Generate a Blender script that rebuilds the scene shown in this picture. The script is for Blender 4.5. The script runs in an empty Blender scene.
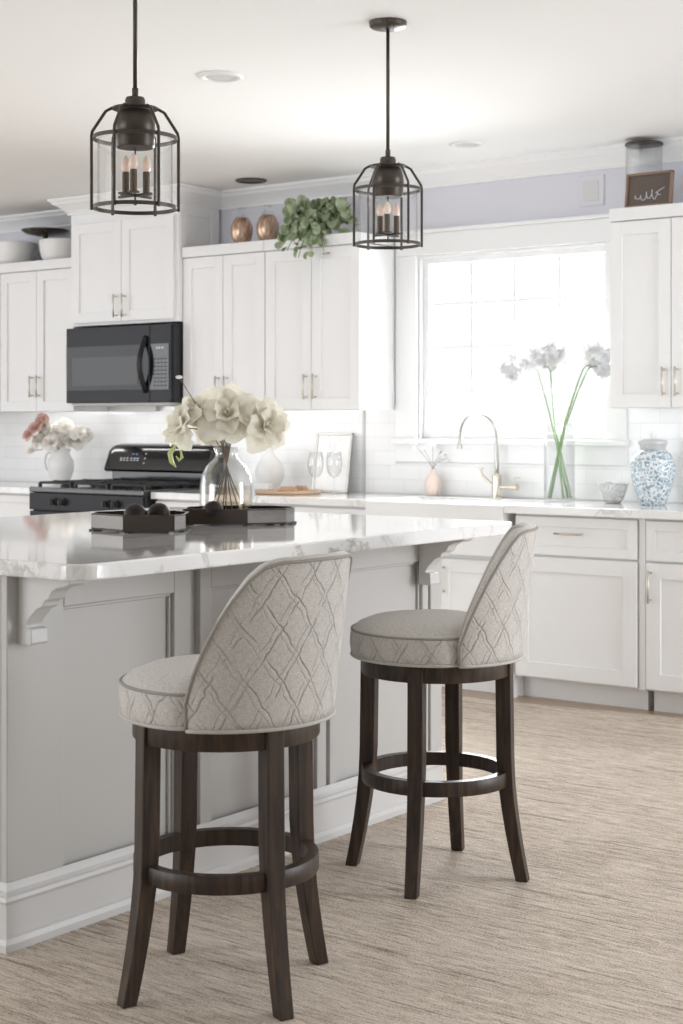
import bpy, bmesh, math, random
from math import sin, cos, pi, radians
from mathutils import Vector, Matrix
random.seed(7)
D = bpy.data; S = bpy.context.scene; COL = S.collection

# ------------------------------------------------------------ camera, world, lights, exposure
cam_d = D.cameras.new('camera'); cam = D.objects.new('camera', cam_d); COL.objects.link(cam); S.camera = cam
cam.location = (0, 0, 1.3007)
cam.rotation_euler = (pi/2, 0, math.asin(.5966))
cam_d.sensor_width = 36; cam_d.lens = 55.15; cam_d.shift_y = -.0869; cam_d.clip_start = .05
cam_d.dof.use_dof = True; cam_d.dof.focus_distance = 4.3; cam_d.dof.aperture_fstop = 7.0

S.view_settings.view_transform = 'Standard'; S.view_settings.look = 'None'
S.view_settings.exposure = 0.08; S.view_settings.gamma = 1.0; S.view_settings.use_curve_mapping = False

W = D.worlds.new('world'); S.world = W; W.use_nodes = True
WORLD = 1.1
W.node_tree.nodes['Background'].inputs[0].default_value = (.97, .985, 1, 1)
W.node_tree.nodes['Background'].inputs[1].default_value = WORLD

def area(name, loc, rot, sx, sy, power, col=(1, 1, 1)):
    l = D.lights.new(name, 'AREA'); l.shape = 'RECTANGLE'; l.size = sx; l.size_y = sy; l.energy = power; l.color = col
    o = D.objects.new(name, l); COL.objects.link(o); o.location = loc; o.rotation_euler = rot
    return o
# daylight through the window over the sink (just outside the glass), facing the room
wl = area('window_daylight', (-4.15, 7.36, 1.72), (radians(-70), 0, 0), 1.2, 1.0, 100, (.98, .99, 1)); wl.data.spread = radians(125)
# unseen fill lamp added at the right to brighten the island's far end
area('added_right_fill', (1.2, 5.75, 1.35), (0, radians(90), radians(8)), 2.1, 1.3, 92, (.93, .965, 1))
# out-of-view fill added at the rear left to light the cabinet fronts
area('added_rear_fill', (-6.6, -2.25, 1.5), (radians(90), 0, radians(0)), 4.0, 2.2, 122, (.90, .95, 1))
# added side fill, out of view; the left wall itself is solid
area('added_left_fill', (-9.5, 3.0, 1.5), (0, radians(-90), 0), 2.2, 3.5, 60, (.90, .95, 1))

# hidden fill strips added under the wall cabinets and microwave to brighten the tiles
for x_, w_, z_, e_ in ((-7.35, .6, 1.366, .50), (-6.56, .7, 1.400, .62), (-5.49, 1.1, 1.366, .80), (-3.09, .55, 1.366, .12)):
    area('added_tile_fill', (x_, 6.78, z_), (radians(38), 0, 0), w_, .02, e_, (1, .99, .97))

# ------------------------------------------------------------ materials
def nm(name):
    m = D.materials.new(name); m.use_nodes = True
    return m, m.node_tree.nodes, m.node_tree.links, m.node_tree.nodes['Principled BSDF']
def simple(name, col, rough=.5, metal=0, coat=0, spec=.5, bump=0, bscale=60):
    m, n, l, p = nm(name)
    p.inputs['Base Color'].default_value = (*col, 1); p.inputs['Roughness'].default_value = rough
    p.inputs['Metallic'].default_value = metal; p.inputs['Coat Weight'].default_value = coat
    p.inputs['Specular IOR Level'].default_value = spec
    t = n.new('ShaderNodeTexNoise'); t.inputs['Scale'].default_value = bscale
    tc = n.new('ShaderNodeTexCoord'); l.new(tc.outputs['Object'], t.inputs['Vector'])
    if bump:
        b = n.new('ShaderNodeBump'); b.inputs['Strength'].default_value = bump; b.inputs['Distance'].default_value = .002
        l.new(t.outputs['Fac'], b.inputs['Height']); l.new(b.outputs['Normal'], p.inputs['Normal'])
    else:
        mr = n.new('ShaderNodeMapRange'); mr.inputs['To Min'].default_value = max(rough-.03, .01); mr.inputs['To Max'].default_value = rough+.03
        l.new(t.outputs['Fac'], mr.inputs['Value']); l.new(mr.outputs[0], p.inputs['Roughness'])
    return m
def ramp(n, stops):
    r = n.new('ShaderNodeValToRGB'); e = r.color_ramp.elements
    e[0].position, e[0].color = stops[0][0], (*stops[0][1], 1)
    e[1].position, e[1].color = stops[-1][0], (*stops[-1][1], 1)
    for p_, c_ in stops[1:-1]:
        x = e.new(p_); x.color = (*c_, 1)
    return r
def math_n(n, l, op, a, b=None, c=None):
    x = n.new('ShaderNodeMath'); x.operation = op
    for i, v in enumerate((a, b, c)):
        if v is None: continue
        if isinstance(v, (int, float)): x.inputs[i].default_value = v
        else: l.new(v, x.inputs[i])
    return x.outputs[0]

M = {}
M['cab'] = simple('cabinet_white_paint', (.86, .86, .86), .38)
M['island'] = simple('island_paint', (.55, .54, .525), .33)
M['islandtrim'] = simple('island_trim_paint', (.68, .67, .66), .35)
M['trim'] = simple('trim_paint', (.85, .85, .85), .45)
M['wall'] = simple('wall_lavender', (.68, .68, .735), .8, bump=.05, bscale=150)
M['wallwhite'] = simple('wall_white', (.82, .82, .82), .8, bump=.05, bscale=150)
M['ceil'] = simple('ceiling_paint', (.88, .88, .87), .9, bump=.04, bscale=120)
M['porcelain'] = simple('white_porcelain', (.84, .84, .83), .15, coat=.3)
M['ceramic'] = simple('white_ceramic_matte', (.80, .795, .785), .35)
M['nickel'] = simple('champagne_nickel', (.66, .61, .53), .3, metal=.9)
M['brushed'] = simple('brushed_nickel', (.55, .54, .51), .3, metal=1)
M['silver'] = simple('polished_silver', (.80, .79, .78), .12, metal=1)
M['black'] = simple('black_gloss', (.012, .012, .013), .12, coat=.4)
M['blackmatte'] = simple('black_iron', (.02, .02, .021), .5)
M['blksteel'] = simple('dark_slate_steel', (.017, .017, .019), .32, metal=.2, bscale=2, spec=.25)
M['darkglass'] = simple('dark_oven_glass', (.010, .010, .011), .10, spec=.35)
M['bronze'] = simple('dark_bronze', (.075, .062, .05), .38, metal=.5)
M['bronzebrown'] = simple('oiled_bronze_bowl', (.035, .023, .016), .18, coat=.3, bscale=3)
M['candle'] = simple('aged_brass_sleeve', (.11, .075, .05), .5, metal=.2)
M['greyplate'] = simple('grey_switch_plate', (.62, .62, .63), .5)
M['greystrip'] = simple('grey_aluminium', (.55, .55, .54), .5)
M['text'] = simple('white_print', (.6, .62, .65), .5)
M['bluetext'] = simple('blue_print', (.12, .2, .32), .5)
M['chalk'] = simple('chalkboard_brown', (.11, .085, .07), .55)
M['frameb'] = simple('copper_brown_frame', (.26, .17, .12), .4, metal=.3)
M['stem'] = simple('green_stem', (.20, .30, .13), .5)
M['paleStem'] = simple('pale_green_stem', (.34, .46, .27), .45)
M['twig'] = simple('brown_twig', (.17, .12, .08), .7)
M['woodball'] = simple('dark_wood_ball', (.012, .008, .007), .45, spec=.3)
M['board'] = simple('warm_wood_board', (.60, .40, .26), .5)
M['screen'] = simple('perforated_screen', (.055, .056, .060), .35)
M['mirror'] = simple('smoked_mirror', (.34, .335, .33), .10, metal=1)
M['gasket'] = simple('dark_gap', (.25, .24, .23), .8)
M['sinkw'] = simple('fireclay', (.86, .86, .86), .12, coat=.4)
M['pinkcer'] = simple('pale_pink_ceramic', (.80, .66, .58), .4)
M['lemon'] = simple('lime_green_leaf', (.50, .56, .20), .5)

def petal_mat(name, c1, c2, tr=.25):
    m, n, l, p = nm(name)
    tc = n.new('ShaderNodeTexCoord'); t = n.new('ShaderNodeTexNoise'); t.inputs['Scale'].default_value = 22
    l.new(tc.outputs['Object'], t.inputs['Vector'])
    r = ramp(n, [(.3, c1), (.7, c2)]); l.new(t.outputs['Fac'], r.inputs[0]); l.new(r.outputs[0], p.inputs['Base Color'])
    p.inputs['Roughness'].default_value = .6
    tl = n.new('ShaderNodeBsdfTranslucent'); l.new(r.outputs[0], tl.inputs['Color'])
    mx = n.new('ShaderNodeMixShader'); mx.inputs[0].default_value = tr
    l.new(p.outputs[0], mx.inputs[1]); l.new(tl.outputs[0], mx.inputs[2]); l.new(mx.outputs[0], n['Material Output'].inputs[0])
    return m
M['cream'] = petal_mat('cream_petals', (.80, .75, .62), (.90, .87, .77))
M['white_p'] = petal_mat('white_petals', (.80, .80, .79), (.88, .88, .87))
M['orchid'] = petal_mat('orchid_petals', (.62, .62, .63), (.76, .76, .76), .05)
M['ivory'] = petal_mat('ivory_petals', (.89, .85, .79), (.94, .92, .89))
M['rose'] = petal_mat('dusty_rose_petals', (.72, .46, .40), (.82, .60, .54))
M['leaf'] = petal_mat('sage_leaves', (.16, .22, .10), (.46, .52, .36), .15)

def glass(name, tint=(.97, .98, .98), base=.04, rough=.02):
    m, n, l, p = nm(name); n.remove(p)
    tr = n.new('ShaderNodeBsdfTransparent'); tr.inputs[0].default_value = (*tint, 1)
    g = n.new('ShaderNodeBsdfGlossy'); g.inputs['Roughness'].default_value = rough
    lw = n.new('ShaderNodeLayerWeight'); lw.inputs['Blend'].default_value = .25
    f = math_n(n, l, 'MULTIPLY_ADD', lw.outputs['Facing'], .55, base); f = math_n(n, l, 'MINIMUM', f, .8)
    mx = n.new('ShaderNodeMixShader'); l.new(f, mx.inputs[0]); l.new(tr.outputs[0], mx.inputs[1]); l.new(g.outputs[0], mx.inputs[2])
    l.new(mx.outputs[0], n['Material Output'].inputs[0])
    return m
M['glass'] = glass('clear_glass', (.97, .975, .975), .02)
M['pane'] = glass('window_glass', (.98, .985, .985), .01)
M['lantern'] = glass('lantern_glass', (.97, .975, .975), .01)
M['water'] = glass('vase_water', (.90, .83, .74), .04)

def copper():
    m, n, l, p = nm('copper_mercury_glass')
    tc = n.new('ShaderNodeTexCoord'); mp = n.new('ShaderNodeMapping'); mp.inputs['Scale'].default_value = (1, 1, .2)
    t = n.new('ShaderNodeTexNoise'); t.inputs['Scale'].default_value = 70
    l.new(tc.outputs['Object'], mp.inputs[0]); l.new(mp.outputs[0], t.inputs['Vector'])
    r = ramp(n, [(.35, (.40, .25, .17)), (.7, (.75, .58, .46))]); l.new(t.outputs['Fac'], r.inputs[0]); l.new(r.outputs[0], p.inputs['Base Color'])
    p.inputs['Metallic'].default_value = .7; p.inputs['Roughness'].default_value = .3
    return m
M['copper'] = copper()

def walnut():
    m, n, l, p = nm('dark_walnut')
    tc = n.new('ShaderNodeTexCoord'); mp = n.new('ShaderNodeMapping'); mp.inputs['Scale'].default_value = (26, 26, 2.2)
    t = n.new('ShaderNodeTexNoise'); t.inputs['Scale'].default_value = 2.5; t.inputs['Detail'].default_value = 8; t.inputs['Distortion'].default_value = .6
    l.new(tc.outputs['Object'], mp.inputs[0]); l.new(mp.outputs[0], t.inputs['Vector'])
    r = ramp(n, [(.3, (.014, .008, .005)), (.52, (.040, .023, .014)), (.75, (.082, .048, .029))]); l.new(t.outputs['Fac'], r.inputs[0])
    l.new(r.outputs[0], p.inputs['Base Color']); p.inputs['Roughness'].default_value = .42
    b = n.new('ShaderNodeBump'); b.inputs['Strength'].default_value = .15; b.inputs['Distance'].default_value = .002
    l.new(t.outputs['Fac'], b.inputs['Height']); l.new(b.outputs[0], p.inputs['Normal'])
    return m
M['walnut'] = walnut()

def marble(name, base, vein, rough):
    m, n, l, p = nm(name)
    tc = n.new('ShaderNodeTexCoord')
    w = n.new('ShaderNodeTexNoise'); w.inputs['Scale'].default_value = 3.2; w.inputs['Detail'].default_value = 8; w.inputs['Roughness'].default_value = .6; w.inputs['Distortion'].default_value = 1.2
    l.new(tc.outputs['Object'], w.inputs['Vector'])
    v = math_n(n, l, 'ABSOLUTE', math_n(n, l, 'SUBTRACT', w.outputs['Fac'], .5))
    v = math_n(n, l, 'DIVIDE', v, .035); v = math_n(n, l, 'MINIMUM', v, 1)
    w2 = n.new('ShaderNodeTexNoise'); w2.inputs['Scale'].default_value = 2.0; w2.inputs['Detail'].default_value = 3
    l.new(tc.outputs['Object'], w2.inputs['Vector'])
    msk = n.new('ShaderNodeMapRange'); msk.inputs['From Min'].default_value = .42; msk.inputs['From Max'].default_value = .62; l.new(w2.outputs['Fac'], msk.inputs[0])
    inv = math_n(n, l, 'MULTIPLY', math_n(n, l, 'SUBTRACT', 1, v), msk.outputs[0])
    mx = n.new('ShaderNodeMix'); mx.data_type = 'RGBA'; mx.inputs[6].default_value = (*base, 1); mx.inputs[7].default_value = (*vein, 1)
    l.new(inv, mx.inputs[0]); l.new(mx.outputs[2], p.inputs['Base Color'])
    p.inputs['Roughness'].default_value = rough; p.inputs['Coat Weight'].default_value = .6; p.inputs['Coat Roughness'].default_value = .05
    return m
M['marble'] = marble('island_marble', (.86, .855, .845), (.50, .48, .45), .07)
M['counter'] = marble('counter_quartz', (.86, .86, .855), (.60, .59, .57), .14)

def tile():
    m, n, l, p = nm('subway_tile')
    tc = n.new('ShaderNodeTexCoord'); mp = n.new('ShaderNodeMapping'); mp.inputs['Rotation'].default_value = (radians(90), 0, 0)
    l.new(tc.outputs['Object'], mp.inputs[0])
    b = n.new('ShaderNodeTexBrick'); b.inputs['Scale'].default_value = 1; b.inputs['Brick Width'].default_value = .2; b.inputs['Row Height'].default_value = .0765
    b.inputs['Mortar Size'].default_value = .0014; b.inputs['Mortar Smooth'].default_value = .3
    b.inputs['Color1'].default_value = (.88, .88, .88, 1); b.inputs['Color2'].default_value = (.85, .85, .85, 1); b.inputs['Mortar'].default_value = (.76, .76, .76, 1)
    l.new(mp.outputs[0], b.inputs['Vector']); l.new(b.outputs['Color'], p.inputs['Base Color'])
    p.inputs['Roughness'].default_value = .16
    bp = n.new('ShaderNodeBump'); bp.invert = True; bp.inputs['Strength'].default_value = .5; bp.inputs['Distance'].default_value = .002
    l.new(b.outputs['Fac'], bp.inputs['Height']); l.new(bp.outputs[0], p.inputs['Normal'])
    return m
M['tile'] = tile()

def fabric(name, pattern=True):
    m, n, l, p = nm(name)
    uv = n.new('ShaderNodeUVMap'); uv.uv_map = 'UVMap'
    nz = n.new('ShaderNodeTexNoise'); nz.inputs['Scale'].default_value = 26; nz.inputs['Detail'].default_value = 2
    l.new(uv.outputs[0], nz.inputs['Vector'])
    sub = n.new('ShaderNodeVectorMath'); sub.operation = 'SUBTRACT'; sub.inputs[1].default_value = (.5, .5, .5); l.new(nz.outputs['Color'], sub.inputs[0])
    sc = n.new('ShaderNodeVectorMath'); sc.operation = 'SCALE'; sc.inputs['Scale'].default_value = .020; l.new(sub.outputs[0], sc.inputs[0])
    ad = n.new('ShaderNodeVectorMath'); ad.operation = 'ADD'; l.new(uv.outputs[0], ad.inputs[0]); l.new(sc.outputs[0], ad.inputs[1])
    sp = n.new('ShaderNodeSeparateXYZ'); l.new(ad.outputs[0], sp.inputs[0])
    # fine weave
    wv = n.new('ShaderNodeTexNoise'); wv.inputs['Scale'].default_value = 1; wv.inputs['Detail'].default_value = 3
    mpa = n.new('ShaderNodeMapping'); mpa.inputs['Scale'].default_value = (90, 520, 1); l.new(uv.outputs[0], mpa.inputs[0]); l.new(mpa.outputs[0], wv.inputs['Vector'])
    wv2 = n.new('ShaderNodeTexNoise'); wv2.inputs['Scale'].default_value = 1; wv2.inputs['Detail'].default_value = 3
    mpb = n.new('ShaderNodeMapping'); mpb.inputs['Scale'].default_value = (520, 90, 1); l.new(uv.outputs[0], mpb.inputs[0]); l.new(mpb.outputs[0], wv2.inputs['Vector'])
    weave = math_n(n, l, 'ADD', wv.outputs['Fac'], wv2.outputs['Fac'])
    h = math_n(n, l, 'MULTIPLY', weave, .30)
    lines = None
    if pattern:
        def fam(kx, ky, s, off, wd, brk):
            a = math_n(n, l, 'ADD', math_n(n, l, 'MULTIPLY', sp.outputs[0], kx/s), math_n(n, l, 'MULTIPLY', sp.outputs[1], ky/s))
            a = math_n(n, l, 'ADD', a, off)
            d = math_n(n, l, 'ABSOLUTE', math_n(n, l, 'SUBTRACT', math_n(n, l, 'FRACT', a), .5))
            q = math_n(n, l, 'SUBTRACT', 1, math_n(n, l, 'MINIMUM', math_n(n, l, 'DIVIDE', d, wd), 1))
            bn = n.new('ShaderNodeTexNoise'); bn.inputs['Scale'].default_value = brk; l.new(uv.outputs[0], bn.inputs['Vector'])
            mr = n.new('ShaderNodeMapRange'); mr.inputs['From Min'].default_value = .34; mr.inputs['From Max'].default_value = .50; l.new(bn.outputs['Fac'], mr.inputs[0])
            return math_n(n, l, 'MULTIPLY', q, mr.outputs[0])
        f1 = fam(.80, .60, .066, .13, .05, 16); f2 = fam(.84, -.54, .070, .4, .05, 19)
        f3 = fam(.80, .60, .066, .30, .032, 30); f4 = fam(.84, -.54, .070, .60, .032, 27)
        lines = math_n(n, l, 'MAXIMUM', math_n(n, l, 'MAXIMUM', f1, f2), math_n(n, l, 'MULTIPLY', math_n(n, l, 'MAXIMUM', f3, f4), .6))
        h = math_n(n, l, 'SUBTRACT', h, math_n(n, l, 'MULTIPLY', lines, 1.1))
    r = ramp(n, [(.34, (.47, .445, .415)), (.66, (.78, .75, .71))]); l.new(math_n(n, l, 'MULTIPLY', weave, .5), r.inputs[0])
    if lines:
        mx = n.new('ShaderNodeMix'); mx.data_type = 'RGBA'; l.new(math_n(n, l, 'MULTIPLY', lines, .38), mx.inputs[0])
        l.new(r.outputs[0], mx.inputs[6]); mx.inputs[7].default_value = (.25, .23, .21, 1); l.new(mx.outputs[2], p.inputs['Base Color'])
    else: l.new(r.outputs[0], p.inputs['Base Color'])
    p.inputs['Roughness'].default_value = .85; p.inputs['Sheen Weight'].default_value = .15
    b = n.new('ShaderNodeBump'); b.inputs['Strength'].default_value = .8; b.inputs['Distance'].default_value = .0035
    l.new(h, b.inputs['Height']); l.new(b.outputs[0], p.inputs['Normal'])
    return m
M['fab'] = fabric('quilted_linen'); M['fabplain'] = fabric('plain_linen', False)
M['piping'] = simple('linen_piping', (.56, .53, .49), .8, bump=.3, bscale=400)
M['pipingd'] = simple('linen_piping_dark', (.36, .335, .305), .8, bump=.3, bscale=400)  # darker linen for the seat's top seam and the back's outer edge

def rugm():
    m, n, l, p = nm('ribbed_beige_rug')
    tc = n.new('ShaderNodeTexCoord')
    def nz(sx, sy, det=4, dist=0):
        mp = n.new('ShaderNodeMapping'); mp.inputs['Scale'].default_value = (sx, sy, 1); l.new(tc.outputs['Object'], mp.inputs[0])
        t = n.new('ShaderNodeTexNoise'); t.inputs['Scale'].default_value = 1; t.inputs['Detail'].default_value = det; t.inputs['Distortion'].default_value = dist
        l.new(mp.outputs[0], t.inputs['Vector']); return t.outputs['Fac']
    a = nz(7, 62, 4, .8); b = nz(26, 170, 3, .3); c = nz(1.6, 2.2, 3); d = nz(150, 230, 3); e = nz(2.2, 42, 2, .4)
    r = ramp(n, [(.0, (.26, .20, .155)), (.30, (.46, .375, .30)), (.60, (.68, .585, .49)), (1, (.82, .72, .62))])
    v = math_n(n, l, 'ADD', math_n(n, l, 'MULTIPLY', a, .34), math_n(n, l, 'MULTIPLY', b, .30))
    v = math_n(n, l, 'ADD', v, math_n(n, l, 'MULTIPLY', d, .36)); v = math_n(n, l, 'ADD', v, math_n(n, l, 'MULTIPLY', math_n(n, l, 'SUBTRACT', c, .5), .14))
    cr = n.new('ShaderNodeMapRange'); cr.inputs['From Min'].default_value = .60; cr.inputs['From Max'].default_value = .68; l.new(e, cr.inputs[0])   # sparse dark furrows
    mr = n.new('ShaderNodeMapRange'); mr.inputs['From Min'].default_value = .34; mr.inputs['From Max'].default_value = .62; l.new(v, mr.inputs[0])
    v = math_n(n, l, 'SUBTRACT', mr.outputs[0], math_n(n, l, 'MULTIPLY', cr.outputs[0], .30))
    l.new(v, r.inputs[0]); l.new(r.outputs[0], p.inputs['Base Color']); p.inputs['Roughness'].default_value = .95
    bp = n.new('ShaderNodeBump'); bp.inputs['Strength'].default_value = 1; bp.inputs['Distance'].default_value = .004
    l.new(v, bp.inputs['Height']); l.new(bp.outputs[0], p.inputs['Normal'])
    return m
M['rug'] = rugm()
def woodfloor():
    m, n, l, p = nm('oak_floor')
    tc = n.new('ShaderNodeTexCoord'); b = n.new('ShaderNodeTexBrick'); b.inputs['Scale'].default_value = 1; b.inputs['Brick Width'].default_value = 1.4; b.inputs['Row Height'].default_value = .12
    b.inputs['Mortar Size'].default_value = .0015
    b.inputs['Color1'].default_value = (.42, .30, .21, 1); b.inputs['Color2'].default_value = (.50, .37, .26, 1); b.inputs['Mortar'].default_value = (.2, .14, .1, 1)
    l.new(tc.outputs['Object'], b.inputs['Vector']); l.new(b.outputs['Color'], p.inputs['Base Color']); p.inputs['Roughness'].default_value = .35
    return m
M['floor'] = woodfloor()
def jarm():
    m, n, l, p = nm('blue_white_glaze')
    tc = n.new('ShaderNodeTexCoord')
    nz = n.new('ShaderNodeTexNoise'); nz.inputs['Scale'].default_value = 18; l.new(tc.outputs['Object'], nz.inputs['Vector'])
    ad = n.new('ShaderNodeMix'); ad.data_type = 'VECTOR'; ad.inputs[0].default_value = .07; l.new(tc.outputs['Object'], ad.inputs[4]); l.new(nz.outputs['Color'], ad.inputs[5])
    v = n.new('ShaderNodeTexVoronoi'); v.feature = 'DISTANCE_TO_EDGE'; v.inputs['Scale'].default_value = 46; l.new(ad.outputs[1], v.inputs['Vector'])
    n2 = n.new('ShaderNodeTexNoise'); n2.inputs['Scale'].default_value = 55; n2.inputs['Detail'].default_value = 1; l.new(tc.outputs['Object'], n2.inputs['Vector'])
    th = math_n(n, l, 'GREATER_THAN', math_n(n, l, 'ADD', v.outputs['Distance'], math_n(n, l, 'MULTIPLY', math_n(n, l, 'SUBTRACT', n2.outputs['Fac'], .5), .35)), .115)
    r = ramp(n, [(.35, (.20, .30, .38)), (.65, (.42, .52, .58))]); l.new(n2.outputs['Fac'], r.inputs[0])
    mx = n.new('ShaderNodeMix'); mx.data_type = 'RGBA'; l.new(th, mx.inputs[0]); mx.inputs[6].default_value = (.78, .82, .84, 1); l.new(r.outputs[0], mx.inputs[7])
    l.new(mx.outputs[2], p.inputs['Base Color']); p.inputs['Roughness'].default_value = .2
    return m
M['jar'] = jarm()
def bulbm():
    m, n, l, p = nm('peach_bulb'); p.inputs['Base Color'].default_value = (.85, .68, .58, 1); p.inputs['Roughness'].default_value = .2
    p.inputs['Emission Color'].default_value = (1, .75, .6, 1); p.inputs['Emission Strength'].default_value = .12
    return m
M['bulb'] = bulbm()
def lampem():
    m, n, l, p = nm('downlight_lens'); p.inputs['Base Color'].default_value = (.62, .62, .62, 1); p.inputs['Roughness'].default_value = .5
    return m
M['lens'] = lampem()
M['outside'] = simple('neighbour_siding', (.80, .81, .83), .8)
M['grass'] = simple('outside_ground', (.7, .72, .68), .9)

# ------------------------------------------------------------ helpers
OFF = {}
def tag(o, label=None, cat=None, group=None, kind=None):
    if label: o['label'] = label
    if cat: o['category'] = cat
    if group: o['group'] = group
    if kind: o['kind'] = kind
    return o
def thing(name, label, cat, loc=(0, 0, 0), group=None):
    o = D.objects.new(name, None); COL.objects.link(o); o.location = loc; o.empty_display_size = .1
    OFF[o] = Vector(loc); return tag(o, label, cat, group)
def part(name, bm, mat, parent=None, smooth=False, bevel=0, label=None, autos=None):
    off = OFF.get(parent, Vector((0, 0, 0)))
    if off.length: bmesh.ops.translate(bm, verts=bm.verts, vec=-off)
    bmesh.ops.recalc_face_normals(bm, faces=bm.faces)
    me = D.meshes.new(name); bm.to_mesh(me); bm.free()
    for mm in (mat if isinstance(mat, list) else [mat]): me.materials.append(mm)
    if smooth:
        for f in me.polygons: f.use_smooth = True
        if autos is not None:
            me.set_sharp_from_angle(angle=radians(autos))
    o = D.objects.new(name, me); COL.objects.link(o)
    if parent: o.parent = parent
    OFF[o] = off
    if bevel:
        b = o.modifiers.new('bevel', 'BEVEL'); b.width = bevel; b.segments = 2; b.limit_method = 'ANGLE'; b.angle_limit = radians(40)
    if label: o['label'] = label
    return o
def solo(name, bm, mat, label, cat, group=None, base=None, **k):
    """a thing that is one mesh, its origin at base"""
    if base is not None: bmesh.ops.translate(bm, verts=bm.verts, vec=-Vector(base))
    o = part(name, bm, mat, None, **k)
    if base is not None: o.location = base; OFF[o] = Vector(base)
    return tag(o, label, cat, group)
def struct(name, bm, mat, **k):
    o = part(name, bm, mat, **k); o['kind'] = 'structure'; return o
def nb(): return bmesh.new()
def box(bm, x0, x1, y0, y1, z0, z1, mi=0):
    vs = [bm.verts.new((x, y, z)) for z in (z0, z1) for y in (y0, y1) for x in (x0, x1)]
    for f in ((0, 2, 3, 1), (4, 5, 7, 6), (0, 1, 5, 4), (2, 6, 7, 3), (1, 3, 7, 5), (0, 4, 6, 2)):
        q = bm.faces.new([vs[i] for i in f]); q.material_index = mi
    return bm
def bx(*a): return box(nb(), *a)
def prism(bm, pts, axis, a0, a1, mi=0):
    """extrude a closed 2-D outline along axis ('x': pts=(y,z), 'y': (x,z), 'z': (x,y))"""
    def mk(p, a): return {'x': (a, p[0], p[1]), 'y': (p[0], a, p[1]), 'z': (p[0], p[1], a)}[axis]
    A = [bm.verts.new(mk(p, a0)) for p in pts]; B = [bm.verts.new(mk(p, a1)) for p in pts]
    fs = [bm.faces.new(A[::-1]), bm.faces.new(B)]
    for i in range(len(pts)):
        j = (i+1) % len(pts); fs.append(bm.faces.new((A[i], A[j], B[j], B[i])))
    for f in fs: f.material_index = mi
    return bm
def lathe(bm, prof, c=(0, 0, 0), seg=32, mi=0, sx=1, sy=1):
    rings = []
    for r, z in prof:
        if r < 1e-6: rings.append([bm.verts.new((c[0], c[1], c[2]+z))])
        else: rings.append([bm.verts.new((c[0]+r*sx*cos(2*pi*k/seg), c[1]+r*sy*sin(2*pi*k/seg), c[2]+z)) for k in range(seg)])
    for a, b in zip(rings, rings[1:]):
        for k in range(seg):
            j = (k+1) % seg
            if len(a) == 1 and len(b) == 1: break
            if len(a) == 1: f = bm.faces.new((a[0], b[j], b[k]))
            elif len(b) == 1: f = bm.faces.new((a[k], a[j], b[0]))
            else: f = bm.faces.new((a[k], a[j], b[j], b[k]))
            f.material_index = mi
    return bm
def tube(bm, pts, r, seg=8, closed=False, mi=0, flat=None):
    pts = [Vector(p) for p in pts]; n = len(pts); rings = []
    rr = r if isinstance(r, (list, tuple)) else [r]*n
    up = None
    for i, p in enumerate(pts):
        if closed: t = pts[(i+1) % n]-pts[i-1]
        else: t = pts[min(i+1, n-1)]-pts[max(i-1, 0)]
        t.normalize()
        if up is None:
            up = Vector((0, 0, 1)) if abs(t.z) < .9 else Vector((1, 0, 0))
        s = t.cross(up).normalized(); up = s.cross(t).normalized()
        ring = []
        for k in range(seg):
            a = 2*pi*(k+.5)/seg
            ring.append(bm.verts.new(p+s*cos(a)*rr[i]*(flat[0] if flat else 1)+up*sin(a)*rr[i]*(flat[1] if flat else 1)))
        rings.append(ring)
    rng = range(n) if closed else range(n-1)
    for i in rng:
        a, b = rings[i], rings[(i+1) % n]
        for k in range(seg):
            j = (k+1) % seg
            f = bm.faces.new((a[k], a[j], b[j], b[k])); f.material_index = mi
    if not closed:
        for q in (rings[0][::-1], rings[-1]):
            f = bm.faces.new(q); f.material_index = mi
    return bm
def sphere(bm, c, r, seg=16, sx=1, sy=1, sz=1, mi=0):
    n = seg//2
    return lathe(bm, [(r*sin(pi*i/n), -r*sz*cos(pi*i/n)) for i in range(n+1)], c, seg, mi, sx, sy)
def circ(cx, cy, z, r, n=48, a0=0, a1=360): 
    return [(cx+r*cos(radians(a0+(a1-a0)*k/n)), cy+r*sin(radians(a0+(a1-a0)*k/n)), z) for k in range(n+(0 if a1-a0 == 360 else 1))]
def bez(p0, p1, p2, n=8):
    p0, p1, p2 = map(Vector, (p0, p1, p2))
    return [p0*(1-t)**2+p1*2*t*(1-t)+p2*t*t for t in [i/n for i in range(n+1)]]
def dup(root, loc, rotz=None, label=None, group=None, scale=None):
    r = root.copy(); COL.objects.link(r); r.location = loc
    if rotz is not None: r.rotation_euler = (0, 0, rotz)
    if scale: r.scale = scale
    if label: r['label'] = label
    if group: r['group'] = group
    for ch in list(root.children):
        c = ch.copy(); COL.objects.link(c); c.parent = r
        for g in ch.children:
            d = g.copy(); COL.objects.link(d); d.parent = c
    return r

# ------------------------------------------------------------ the room
YW = 7.0356; ZC = 2.66; XL, XR, YR = -9.6, 1.3, -2.4
struct('floor', bx(XL-.1, XR+.1, YR-.1, YW+.12, -.1, 0), M['floor'])
struct('ceiling', bx(XL-.1, XR+.1, YR-.1, YW+.12, ZC, ZC+.1), M['ceil'])
WX0, WX1, WZ0, WZ1 = -4.715, -3.585, 1.215, 2.20      # window opening
bm = nb()
box(bm, XL-.1, WX0, YW, YW+.12, 0, ZC); box(bm, WX1, XR+.1, YW, YW+.12, 0, ZC)
box(bm, WX0, WX1, YW, YW+.12, 0, WZ0); box(bm, WX0, WX1, YW, YW+.12, WZ1, ZC)
struct('wall_back', bm, M['wall'])
struct('wall_left', bx(XL-.1, XL, YR, YW, 0, ZC), M['wallwhite'])
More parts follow.
